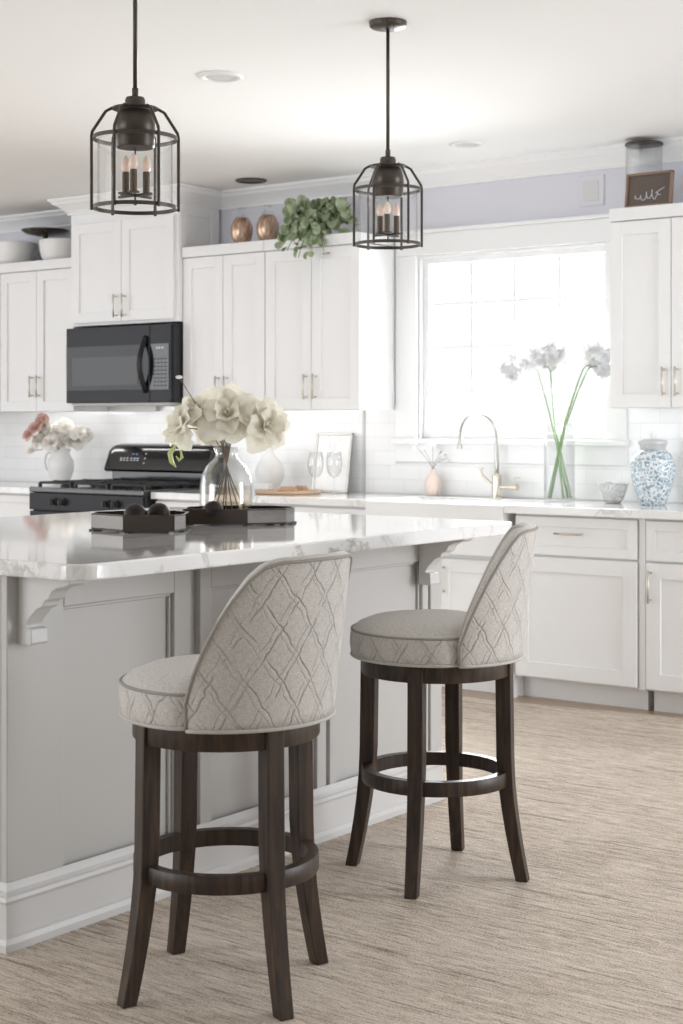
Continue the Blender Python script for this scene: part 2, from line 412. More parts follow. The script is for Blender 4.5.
# unseen right and rear walls, openings sized for the light they let in
bm = nb(); box(bm, XR, XR+.1, YR, 4.8, 0, ZC); box(bm, XR, XR+.1, 6.6, YW, 0, ZC); box(bm, XR, XR+.1, 4.8, 6.6, 2.5, ZC)
struct('wall_right', bm, M['wallwhite'])
bm = nb(); box(bm, XL-.1, -8.7, YR-.1, YR, 0, ZC); box(bm, -4.5, XR+.1, YR-.1, YR, 0, ZC); box(bm, -8.7, -4.5, YR-.1, YR, 2.62, ZC)
struct('wall_rear', bm, M['wallwhite'])
# crown moulding on the back wall
def crown_pts(y, s=1):   # profile in (depth, z)
    return [(y, ZC), (y-.100*s, ZC), (y-.100*s, ZC-.014), (y-.088*s, ZC-.020), (y-.078*s, ZC-.034), (y-.052*s, ZC-.050), (y-.030*s, ZC-.068), (y-.020*s, ZC-.080), (y-.014*s, ZC-.084), (y-.014*s, ZC-.098), (y, ZC-.098)]
bm = nb(); prism(bm, crown_pts(YW), 'x', -6.125, XR); prism(bm, crown_pts(YW), 'x', XL, -7.005)
struct('trim_1', bm, M['trim'])

# window
wn = thing('window_1', None, None, ((WX0+WX1)/2, YW, WZ0)); wn['kind'] = 'structure'
bm = nb(); o = .135
box(bm, WX0-o, WX0, YW-.024, YW, WZ0-.015, WZ1); box(bm, WX1, WX1+.115, YW-.024, YW, WZ0-.015, WZ1)
box(bm, WX0-o, WX1+.115, YW-.026, YW, WZ1, WZ1+o-.02); box(bm, WX0-o-.015, WX1+.125, YW-.045, YW, WZ1+o-.02, WZ1+o)
box(bm, WX0-o, WX1+.115, YW-.024, YW, WZ0-.125, WZ0-.015); 
part('window_casing', bm, M['trim'], wn, bevel=.004)
part('window_sill', bx(WX0-o-.01, WX1+.125, YW-.055, YW+.03, WZ0-.028, WZ0), M['trim'], wn, bevel=.004)
bm = nb(); y0, y1 = YW+.03, YW+.07; w = .05
box(bm, WX0, WX0+w, y0, y1, WZ0, WZ1); box(bm, WX1-w+.025, WX1, y0, y1, WZ0, WZ1); box(bm, WX0+w, WX1-w+.025, y0, y1, WZ1-.045, WZ1); box(bm, WX0+w, WX1-w+.025, y0, y1, WZ0, WZ0+.035)
part('window_frame', bm, M['trim'], wn, bevel=.003)
bm = nb(); e_ = .0015; box(bm, WX0+e_, WX0+.014, YW+.001, YW+.029, WZ0+e_, WZ1-e_); box(bm, WX1-.014, WX1-e_, YW+.001, YW+.029, WZ0+e_, WZ1-e_); box(bm, WX0+.015, WX1-.015, YW+.001, YW+.029, WZ1-.014, WZ1-e_)
part('window_jamb', bm, M['trim'], wn)
bm = nb(); ix0, ix1 = WX0+w, WX1-.025
for k in range(1, 4):
    x = ix0+(ix1-ix0)*k/4; box(bm, x-.008, x+.008, y0+.012, y1-.012, WZ0+.03, WZ1-.04)
for k in range(1, 4):
    z = WZ0+.02+(WZ1-WZ0-.05)*k/4; box(bm, ix0, ix1, y0+.0125, y1-.0125, z-.008, z+.008)
part('window_muntins', bm, M['trim'], wn)
part('window_pane', bx(ix0, ix1, YW+.048, YW+.052, WZ0+.03, WZ1-.04), M['pane'], wn)
# outside, washed out by the daylight: pale ground and a neighbour's house
solo('garden_ground', bx(-25, 12, YW+.6, 40, -.4, -.3), M['grass'], 'pale overexposed ground outside the kitchen window', 'ground', base=(-6, 12, -.3))

# recessed lights
def downlight(x, y, R, label, dark=False):
    t = thing('recessed_light', label, 'ceiling light', (x, y, ZC), None)
    bm = nb(); lathe(bm, [(R, 0), (R, -.006), (R*.93, -.010), (R*.74, -.008), (R*.72, 0)], (x, y, ZC), 40)
    part('trim_ring', bm, M['bronze'] if dark else M['trim'], t, smooth=True)
    bm = nb(); lathe(bm, [(R*.73, -.003), (R*.3, -.0045), (0, -.005)], (x, y, ZC), 32)
    part('lens', bm, M['bronze'] if dark else M['lens'], t, smooth=True)
downlight(-4.045, 4.649, .088, 'round white recessed ceiling light between the two lanterns')
downlight(-4.065, 6.49, .085, 'round white recessed ceiling light above the kitchen window')
downlight(-5.64, 6.74, .088, 'round recessed ceiling light with dark trim above the copper bottles', True)

# wall plate
t = thing('wall_plate', 'square grey wall plate high on the wall above the window', 'wall plate', (-3.672, YW-.006, 2.39))
part('plate', bx(-3.742, -3.602, YW-.008, YW, 2.385, 2.535), M['wall'], t, bevel=.002)
part('insert', bx(-3.715, -3.63, YW-.011, YW-.006, 2.41, 2.51), M['greyplate'], t, bevel=.002)

# backsplash
bm = nb(); y0_, y1_ = YW-.0105, YW-.0010; box(bm, XL+.002, WX0-.135, y0_, y1_, .9155, 1.40); box(bm, WX0-.1345, WX1+.1145, y0_, y1_, .9155, WZ0-.126); box(bm, WX1+.115, -2.2, y0_, y1_, .9155, 1.40)
tag(part('tile_backsplash', bm, M['tile']), 'white glossy subway tile backsplash running along the back wall', 'backsplash')
solo('tile_edge_trim', bx(-5.072, -5.058, YW-.02, YW-.01, .917, 1.37), M['greystrip'], 'thin vertical grey edge trim on the backsplash left of the sink', 'tile trim', base=(-5.065, YW-.02, .917))
solo('outlet_strip', bx(-7.01, -6.60, YW-.05, YW-.011, 1.373, 1.418), M['greystrip'], 'grey strip fixed to the tiles just below the black microwave', 'outlet strip', base=(-6.8, YW-.03, 1.373), bevel=.003)

# ------------------------------------------------------------ cabinets
def shaker(name, x0, x1, z0, z1, yf, parent, fw=.062, mat=None, lab=None):
    """frame-and-panel front; yf = front face, facing -Y"""
    g = .0016; x0 += g; x1 -= g; z0 += g; z1 -= g; th = .020
    bm = nb()
    box(bm, x0, x0+fw, yf, yf+th, z0, z1); box(bm, x1-fw, x1, yf, yf+th, z0, z1)
    box(bm, x0+fw-.001, x1-fw+.001, yf, yf+th, z0, z0+fw); box(bm, x0+fw-.001, x1-fw+.001, yf, yf+th, z1-fw, z1)
    box(bm, x0+fw-.004, x1-fw+.004, yf+.010, yf+th, z0+fw-.004, z1-fw+.004)
    return part(name, bm, mat or M['cab'], parent, bevel=.0022, label=lab)
def pull_v(x, z0, z1, yf, parent, mat=None):
    bm = nb(); tube(bm, [(x, yf-.030, z0), (x, yf-.030, z1)], .0052, 10)
    for z in (z0+.012, z1-.012): tube(bm, [(x, yf+.001, z), (x, yf-.030, z)], .0045, 8)
    return part('handle', bm, mat or M['nickel'], parent, smooth=True, label='slim champagne metal bar pull')
def pull_h(x0, x1, z, yf, parent):
    bm = nb(); tube(bm, [(x0, yf-.030, z), (x1, yf-.030, z)], .0055, 10)
    for x in (x0+.014, x1-.014): tube(bm, [(x, yf+.001, z), (x, yf-.030, z)], .0047, 8)
    return part('handle', bm, M['nickel'], parent, smooth=True, label='slim champagne metal bar pull')
def upper(x0, x1, z0, z1, yf, label, ndoor=2, top=2.31, hz=None, dz0=.0, dz1=.0, group='white wall cabinets', capo=.012):
    t = thing('wall_cabinet', label, 'cabinet', ((x0+x1)/2, YW-.012, z0), group)
    part('body', bx(x0, x1, yf+.020, YW-.011, z0, z1), M['cab'], t, bevel=.0015)
    w = (x1-x0)/ndoor
    hz = z0+.055 if hz is None else hz
    for k in range(ndoor):
        d = shaker('door', x0+k*w, x0+(k+1)*w, z0+dz0, z1-dz1-.015, yf, t)
        if ndoor == 2: hx = x0+w+(-.032 if k == 0 else .032)
        else: hx = x0+w-.04
        pull_v(hx, hz, hz+.135, yf, d)
    if top:
        bm = nb(); box(bm, x0-.0, x1, yf-capo, YW-.011, z1-.012, top)
        part('top_cap', bm, M['trim'], t, bevel=.004)
    return t
YU = 6.70
upper(-8.35, -7.684, 1.372, 2.262, YU, 'white wall cabinet cut off by the left edge of the picture', hz=1.46)
upper(-7.68, -7.013, 1.372, 2.262, YU, 'white two door wall cabinet at far left under the white bowls', hz=1.46)
upper(-6.119, -5.509, 1.372, 2.262, YU, 'white two door wall cabinet just right of the microwave', hz=1.43)
c3 = upper(-5.507, -4.861, 1.372, 2.262, YU, 'white two door wall cabinet under the trailing green plant', hz=1.43)
c4 = upper(-3.402, -2.78, 1.372, 2.262, YU, 'white two door wall cabinet right of the window', hz=1.425)
part('side_filler', bx(-4.861, -4.852, YU+.305, YW-.026, 1.39, 2.24), M['cab'], c3)
# tall microwave cabinet up to the ceiling
mx0, mx1 = -7.006, -6.122
t = thing('microwave_cabinet', 'white ceiling height wall cabinet directly above the black microwave', 'cabinet', ((mx0+mx1)/2, YW-.012, 1.885))
part('body', bx(mx0, mx1, YU-.03, YW-.011, 1.885, ZC-.001), M['cab'], t, bevel=.002)
wd = (mx1-mx0-.05)/2
for k in range(2):
    d = shaker('door', mx0+.025+k*wd, mx0+.025+(k+1)*wd, 1.90, 2.50, YU-.05, t)
    pull_v(mx0+.025+wd+(-.035 if k == 0 else .035), 1.925, 2.06, YU-.05, d)
bm = nb(); yb = YU-.03
cp = [(p[0], p[1]) for p in crown_pts(0)]    # depth negative outward
# mitred crown round three sides
path = [(mx0, YW-.012, -1, 0), (mx0, yb, -1, -1), (mx1, yb, 1, -1), (mx1, YW-.012, 1, 0)]
rings = [[bm.verts.new((px+sx*(-d), py+sy*(-d), z-.002)) for d, z in cp] for px, py, sx, sy in path]
for a, b in zip(rings, rings[1:]):
    for i in range(len(cp)):
        j = (i+1) % len(cp); bm.faces.new((a[i], a[j], b[j], b[i]))
bm.faces.new(rings[0]); bm.faces.new(rings[-1][::-1])
part('crown', bm, M['trim'], t)
bm = nb(); box(bm, mx1-.0005, mx1+.006, YU-.02, YU+.03, 2.31, 2.565); box(bm, mx1-.0005, mx1+.006, YW-.09, YW-.03, 2.31, 2.565); box(bm, mx1-.0005, mx1+.006, YU+.03, YW-.09, 2.50, 2.565); box(bm, mx1-.0005, mx1+.006, YU+.03, YW-.09, 2.31, 2.345)
part('side_panel', bm, M['cab'], t, bevel=.002)

# base cabinets
YD = 6.43      # door faces
def base(x0, x1, label, layout, group='white base cabinets', ztop=.874):
    t = thing('base_cabinet', label, 'cabinet', ((x0+x1)/2, 6.75, 0), group)
    bm = nb(); box(bm, x0, x1, YD+.021, YW-.012, .105, ztop); box(bm, x0, x1, YD+.10, YW-.012, 0, .106)
    part('body', bm, M['cab'], t, bevel=.001)
    if layout in ('dd', 'd1', 'dl'):
        dr = shaker('drawer', x0+.006, x1-.006, .685, ztop-.008, YD, t, fw=.045)
        cx = (x0+x1)/2; pull_h(cx-.075, cx+.075, .79, YD, dr)
        if layout == 'd1': 
            d = shaker('door', x0+.006, x1-.006, .112, .678, YD, t, fw=.07)
            pull_v(x0+.032, .50, .645, YD, d)
        elif layout == 'dl':
            d = shaker('door', x0+.006, x1-.006, .112, .678, YD, t, fw=.07)
            pull_v(x0+.04, .50, .64, YD, d)
        else:
            for k in range(2): 
                xm = (x0+x1)/2
                d = shaker('door', (x0+.006, xm)[k], (xm, x1-.006)[k], .112, .678, YD, t, fw=.06); pull_v(xm+(-.035, .035)[k], .5, .64, YD, d)
    if layout == 'blank':
        dr = shaker('drawer', x0+.006, x1-.006, .685, ztop-.008, YD, t, fw=.045)
        d = shaker('door', x0+.006, x1-.006, .112, .678, YD, t, fw=.07)
    return t
base(-9.0, -8.1, 'white base cabinet at the far left end of the counter', 'dd')
base(-8.098, -7.03, 'white base cabinet just left of the black range', 'dd')
base(-6.085, -5.35, 'white base cabinet just right of the black range', 'dd')
base(-5.348, -4.62, 'white base cabinet behind the island, left of the sink', 'dd')
t = base(-3.765, -3.125, 'white base cabinet with wide door and drawer right of the sink', 'blank')
dr = [c for c in t.children if c.name.startswith('drawer')][0]
pull_h(-3.535, -3.40, .79, YD, dr)
base(-3.095, -2.45, 'white base cabinet at the right edge of the kitchen under the ginger jar', 'd1')
tt = thing('base_filler', 'narrow white filler strip between the two right base cabinets', 'filler strip', (-3.11, YD+.02, .105))
part('strip', bx(-3.1245, -3.0955, YD+.012, YW-.012, .105, .874), M['cab'], tt)
# sink cabinet
t = thing('sink_cabinet', 'white base cabinet below the farmhouse sink', 'cabinet', (-4.19, 6.75, 0))
bm = nb(); box(bm, -4.618, -3.767, YD+.021, YW-.012, .105, .66); box(bm, -4.618, -3.767, YD+.08, YW-.012, 0, .106); box(bm, -3.80, -3.768, YD-.004, YD+.04, 0, .105)
part('body', bm, M['cab'], t, bevel=.001)
for k in range(2):
    d = shaker('door', -4.612+k*.4195, -4.612+(k+1)*.4195, .112, .645, YD, t, fw=.065); pull_v(-4.1925+(-.035, .035)[k], .47, .61, YD, d)
# farmhouse sink
SX0, SX1 = -4.60, -3.80
t = thing('farmhouse_sink', 'white fireclay farmhouse sink with apron front below the window', 'sink', (-4.2, 6.65, .665))
bm = nb(); wl = .025
box(bm, SX0, SX1, 6.385, 6.385+.03, .665, .912); box(bm, SX0, SX0+wl, 6.41, 6.89, .665, .905); box(bm, SX1-wl, SX1, 6.41, 6.89, .665, .905)
box(bm, SX0, SX1, 6.865, 6.89, .665, .905); box(bm, SX0, SX1, 6.40, 6.88, .665, .70)
part('basin', bm, M['sinkw'], t, bevel=.006)
bm = nb(); lathe(bm, [(0, .004), (.03, .004), (.04, .002), (.042, 0)], (-4.2, 6.66, .70), 24); part('drain', bm, M['brushed'], t, smooth=True)

# counters
def counter(name, boxes, label):
    bm = nb()
    for b in boxes: box(bm, *b)
    return solo(name, bm, M['counter'], label, 'worktop', base=(boxes[0][0], boxes[0][2], .875), bevel=.004)
counter('countertop', [(-9.3, -7.028, 6.40, YW-.011, .876, .915)], 'white stone worktop left of the black range')
counter('countertop', [(-6.088, SX0-.002, 6.40, YW-.011, .876, .915), (SX0-.003, SX1+.003, 6.892, YW-.011, .876, .915), (SX1+.002, -2.3, 6.385, YW-.011, .876, .915)], 'white stone worktop with grey flecks from range to right edge, cut around the sink')

# ------------------------------------------------------------ microwave
X0, X1, Y0, Z0, Z1 = -6.985, -6.130, 6.61, 1.418, 1.872
t = thing('microwave', 'black over the range microwave with a curved handle', 'microwave', ((X0+X1)/2, 6.8, Z0))
part('housing', bx(X0, X1, Y0+.03, YW-.02, Z0, Z1), M['blackmatte'], t, bevel=.004)
xd = X1-.165
bm = nb(); box(bm, X0, xd, Y0, Y0+.032, Z0+.002, Z1-.003)
d = part('door', bm, M['blksteel'], t, bevel=.004)
part('door_glass', bx(X0+.004, xd-.004, Y0-.003, Y0+.002, Z0+.075, Z1-.115), M['darkglass'], d, bevel=.001)
part('window_screen', bx(X0+.055, xd-.09, Y0-.0045, Y0-.002, Z0+.105, Z1-.18), M['screen'], d)
bm = nb(); tube(bm, [(xd-.03, Y0+.002-.055*sin(pi*i/12), Z0+.06+(Z1-Z0-.13)*i/12) for i in range(13)], .013, 10, flat=(1.5, .8))
part('handle', bm, M['blksteel'], d, smooth=True)
p_ = part('control_panel', bx(xd+.002, X1, Y0, Y0+.032, Z0+.002, Z1-.003), M['blksteel'], t, bevel=.004)
part('keypad', bx(xd+.004, X1-.012, Y0-.003, Y0+.002, Z0+.075, Z1-.115), M['black'], p_)
bm = nb()
for r in range(8):
    for c_ in range(4):
        x = xd+.035+c_*.028; z = Z0+.095+r*.022; box(bm, x, x+.016, Y0-.0042, Y0-.002, z, z+.006)
part('buttons', bm, M['blksteel'], p_, label='grey touch buttons')
bm = nb()
for k, w_ in enumerate((.009, .012, .006, .010, .008)): box(bm, xd+.055+k*.013, xd+.055+k*.013+w_, Y0-.0045, Y0-.002, Z1-.145, Z1-.133)
part('display', bm, M['text'], p_, label='small white clock display')
part('bottom_vent', bx(X0+.03, X1-.03, Y0+.02, YW-.05, Z0-.014, Z0+.001), M['greystrip'], t)

# ------------------------------------------------------------ range
X0, X1, YF = -7.018, -6.098, 6.345
t = thing('gas_range', 'black freestanding gas range with a tall control backguard', 'stove', ((X0+X1)/2, 6.7, 0))
part('body', bx(X0, X1, YF+.03, YW-.03, .02, .905), M['blksteel'], t, bevel=.004)
part('cooktop', bx(X0-.003, X1+.003, YF-.002, YW-.10, .893, .925), M['black'], t, bevel=.006)
p_ = part('knob_panel', bx(X0, X1, YF, YF+.031, .79, .890), M['blksteel'], t, bevel=.003)
for x in (-6.80, -6.73, -6.37, -6.30):
    bm = nb(); tube(bm, [(x, YF+.001, .842), (x, YF-.012, .842)], .024, 20); tube(bm, [(x, YF-.012, .842), (x, YF-.034, .842)], .017, 16)
    box(bm, x-.004, x+.004, YF-.04, YF-.012, .825, .859)
    part('knob', bm, M['blackmatte'], p_)
d = part('oven_door', bx(X0+.003, X1-.003, YF, YF+.031, .22, .783), M['blksteel'], t, bevel=.004)
part('oven_window', bx(X0+.12, X1-.12, YF-.003, YF+.002, .33, .62), M['darkglass'], d)
bm = nb(); tube(bm, [(X0+.05, YF-.045, .735), (X1-.05, YF-.045, .735)], .012, 12)
for x in (X0+.07, X1-.07): tube(bm, [(x, YF+.001, .735), (x, YF-.045, .735)], .009, 8)
part('oven_handle', bm, M['silver'], d, smooth=True, label='polished bar handle')
part('storage_drawer', bx(X0+.003, X1-.003, YF+.004, YF+.031, .06, .213), M['blksteel'], t, bevel=.004)
# grates and burners
for gx in (-6.86, -6.56, -6.26):
    bm = nb(); z = .948
    for dx in (-.13, .13): tube(bm, [(gx+dx, YF+.06, z), (gx+dx, YF+.52, z)], .007, 6)
    for yy in (YF+.06, YF+.29, YF+.52): tube(bm, [(gx-.13, yy, z), (gx+.13, yy, z)], .007, 6)
    for yy in (YF+.17, YF+.41):
        tube(bm, [(gx-.13, yy, z+.006), (gx-.03, yy, z+.004)], .006, 6); tube(bm, [(gx+.13, yy, z+.006), (gx+.03, yy, z+.004)], .006, 6)
        tube(bm, [(gx, yy-.11, z+.006), (gx, yy-.03, z+.004)], .006, 6); tube(bm, [(gx, yy+.11, z+.006), (gx, yy+.03, z+.004)], .006, 6)
    for dx in (-.13, .13):
        for yy in (YF+.06, YF+.52): box(bm, gx+dx-.008, gx+dx+.008, yy-.008, yy+.008, .924, z)
    part('grate', bm, M['blackmatte'], t)
    for yy in (YF+.17, YF+.41):
        bm = nb(); lathe(bm, [(.05, .925), (.05, .932), (.036, .934), (.036, .941), (0, .942)], (gx, yy, 0), 24); part('burner', bm, M['blackmatte'], t, smooth=True, autos=40)
# backguard: recessed dark neck and an overhanging sloping control head with rounded corners
part('backguard_neck', bx(X0+.11, X1, YW-.115, YW-.04, .915, 1.02), M['black'], t, bevel=.004)
yb = YW-.025; pr = [(yb, 1.01), (yb-.135, 1.005), (yb-.150, 1.02), (yb-.105, 1.145), (yb-.085, 1.165), (yb-.03, 1.175), (yb, 1.175)]
GX0 = X0+.10; bm = nb(); prof_x = [(0, .055, .0), (.02, .018, .0), (.055, 0, 0)]
N = 14; rings = []
xs = [GX0+.055*(1-cos(pi/2*k/6)) for k in range(7)]; xs = xs+[GX0+X1+.02-x for x in xs[::-1]]
for x in xs:
    e = min(x-GX0, (X1+.02)-x); sh = 1 if e >= .055 else (1-(1-e/.055)**2)**.5
    rings.append([bm.verts.new((x, y, 1.005+(z-1.005)*(.86+.14*sh))) for y, z in pr])
for a, b in zip(rings, rings[1:]):
    for i in range(len(pr)):
        j = (i+1) % len(pr); bm.faces.new((a[i], a[j], b[j], b[i]))
bm.faces.new(rings[0]); bm.faces.new(rings[-1][::-1])
bg = part('backguard', bm, M['black'], t, smooth=True, autos=50)
def on_guard(x, z, w, h, bm):   # thin printed marks lying on the sloping face
    def pt(xx, zz): return bm.verts.new((xx, yb-.150+(zz-1.02)/(1.145-1.02)*.045-.0012, zz))
    bm.faces.new((pt(x, z), pt(x+w, z), pt(x+w, z+h), pt(x, z+h)))
bm = nb()
for r in range(2):
    for c_ in range(6):
        on_guard(-6.80+c_*.026+(.008 if c_ > 2 else 0), 1.072+r*.012, .017, .006, bm)
for z in (1.055, 1.085, 1.112): on_guard(-6.60, z, .012, .007, bm)
part('control_marks', bm, M['text'], bg, label='small printed grey control markings')
bm = nb(); on_guard(-6.71, 1.108, .022, .009, bm); on_guard(-6.675, 1.106, .014, .012, bm)
part('clock_display', bm, M['bluetext'], bg, label='small dim blue clock digits')

# ------------------------------------------------------------ island
RZ = .006
ix0, ix1, iy0, iy1 = -4.22, -2.967, 2.61, 4.575
t = thing('kitchen_island', 'large painted kitchen island with panelled sides and carved brackets, stools beside it', 'kitchen island', ((ix0+ix1)/2, (iy0+iy1)/2, RZ))
IB = .9265
part('body', bx(ix0, ix1-.022, iy0+.022, iy1, RZ, IB), M['island'], t)
# seating side: flat rails and stiles around recessed panels
bm = nb(); xs_ = ix1; th = .022
def rect(bm, y0, y1, z0, z1, x0=ix1-.0225, x1=ix1): box(bm, x0, x1, y0, y1, z0, z1)
for y0_, y1_ in ((iy0, 2.80), (3.215, 3.282), (3.322, 3.37), (3.865, 3.912), (3.93, 3.965), (4.455, 4.49), (4.505, iy1)): rect(bm, y0_, y1_, .15, IB)
for y0_, y1_ in ((2.80, 3.215), (3.37, 3.865), (3.965, 4.455)): rect(bm, y0_, y1_, .83, IB)
part('panel_frame', bm, M['island'], t, bevel=.003)
bm = nb()
for y0_, y1_ in ((2.80, 3.215), (3.37, 3.865), (3.965, 4.455)):
    rect(bm, y0_, y0_+.010, .16, .82, ix1-.022, ix1-.012); rect(bm, y1_-.010, y1_, .16, .82, ix1-.022, ix1-.012)
    rect(bm, y0_, y1_, .82, .83, ix1-.022, ix1-.012)
part('panel_beads', bm, M['island'], t, bevel=.003)
# end face towards the camera
bm = nb(); box(bm, ix0, ix0+.08, iy0, iy0+.0225, .15, IB); box(bm, ix1-.09, ix1-.0225, iy0, iy0+.0225, .15, IB)
box(bm, -3.64, -3.56, iy0, iy0+.0225, .15, IB); box(bm, ix0+.08, -3.64, iy0, iy0+.0225, .835, IB); box(bm, -3.56, ix1-.09, iy0, iy0+.0225, .835, IB)
part('end_panel', bm, M['island'], t, bevel=.003)
# tall baseboard with moulded cap and shoe, mitred round the visible sides
prof = [(0, RZ), (.030, RZ), (.030, RZ+.018), (.024, RZ+.030), (.016, RZ+.034), (.016, .118), (.022, .121), (.026, .129), (.022, .137), (.012, .140), (.013, .150), (.008, .160), (.004, .167), (0, .167)]
bm = nb(); path = [(ix0, iy1, -1, 0), (ix0, iy0, -1, -1), (ix1, iy0, 1, -1), (ix1, iy1-.02, 1, 0)]
rings = [[bm.verts.new((px+sx*d, py+sy*d, z)) for d, z in prof] for px, py, sx, sy in path]
for a, b in zip(rings, rings[1:]):
    for i in range(len(prof)):
        j = (i+1) % len(prof); bm.faces.new((a[i], a[j], b[j], b[i]))
bm.faces.new(rings[0]); bm.faces.new(rings[-1][::-1])
part('baseboard', bm, M['islandtrim'], t, label='tall moulded white baseboard')
# carved brackets (outline in x,z, extruded along y)
def corbel(y0, y1):
    o = [(0, IB)]+[(x, IB-d) for x, d in ((.185, 0), (.185, .020), (.165, .030), (.142, .034), (.122, .048), (.112, .070), (.094, .080), (.090, .095), (.068, .106), (.052, .124), (.045, .132), (.030, .155), (.028, .165), (.048, .168), (.050, .210), (.046, .218), (0, .218))]
    bm = nb(); prism(bm, [(ix1-.001+x, IB-(IB-z)*.80) for x, z in o], 'y', y0, y1)
    part('corbel', bm, M['islandtrim'], t, bevel=.003, label='carved scroll bracket under the overhang')
corbel(2.645, 2.700); corbel(4.43, 4.485)
# marble top with clipped corners
def clipped(x0, x1, y0, y1, c):
    def arc(cx, cy, a0): return [(cx+c*cos(radians(a0+15*k)), cy+c*sin(radians(a0+15*k))) for k in range(7)]
    return arc(x1-c, y1-c, 0)+arc(x0+c, y1-c, 90)+arc(x0+c, y0+c, 180)+arc(x1-c, y0+c, 270)
bm = nb(); prism(bm, [(x+3.49, y-3.6) for x, y in clipped(-4.285, -2.687, 2.583, 4.62, .06)], 'z', 0, .041)
o = tag(part('island_worktop', bm, M['marble'], None, bevel=.005), 'polished white marble worktop with grey veins on the island', 'worktop'); o.location = (-3.49, 3.6, IB)
ZI = IB+.041

# ------------------------------------------------------------ rug
bm = nb(); prism(bm, [(-5.2, -1.2), (1.0, -1.2), (1.0, 6.42), (-2.9, 6.42), (-3.1, 6.40), (-3.45, 6.34), (-3.9, 6.30), (-5.2, 6.30)], 'z', 0, RZ)
solo('woven_rug', bm, M['rug'], 'large beige ribbed woven rug covering the floor around the island', 'rug', base=(0, 0, 0))

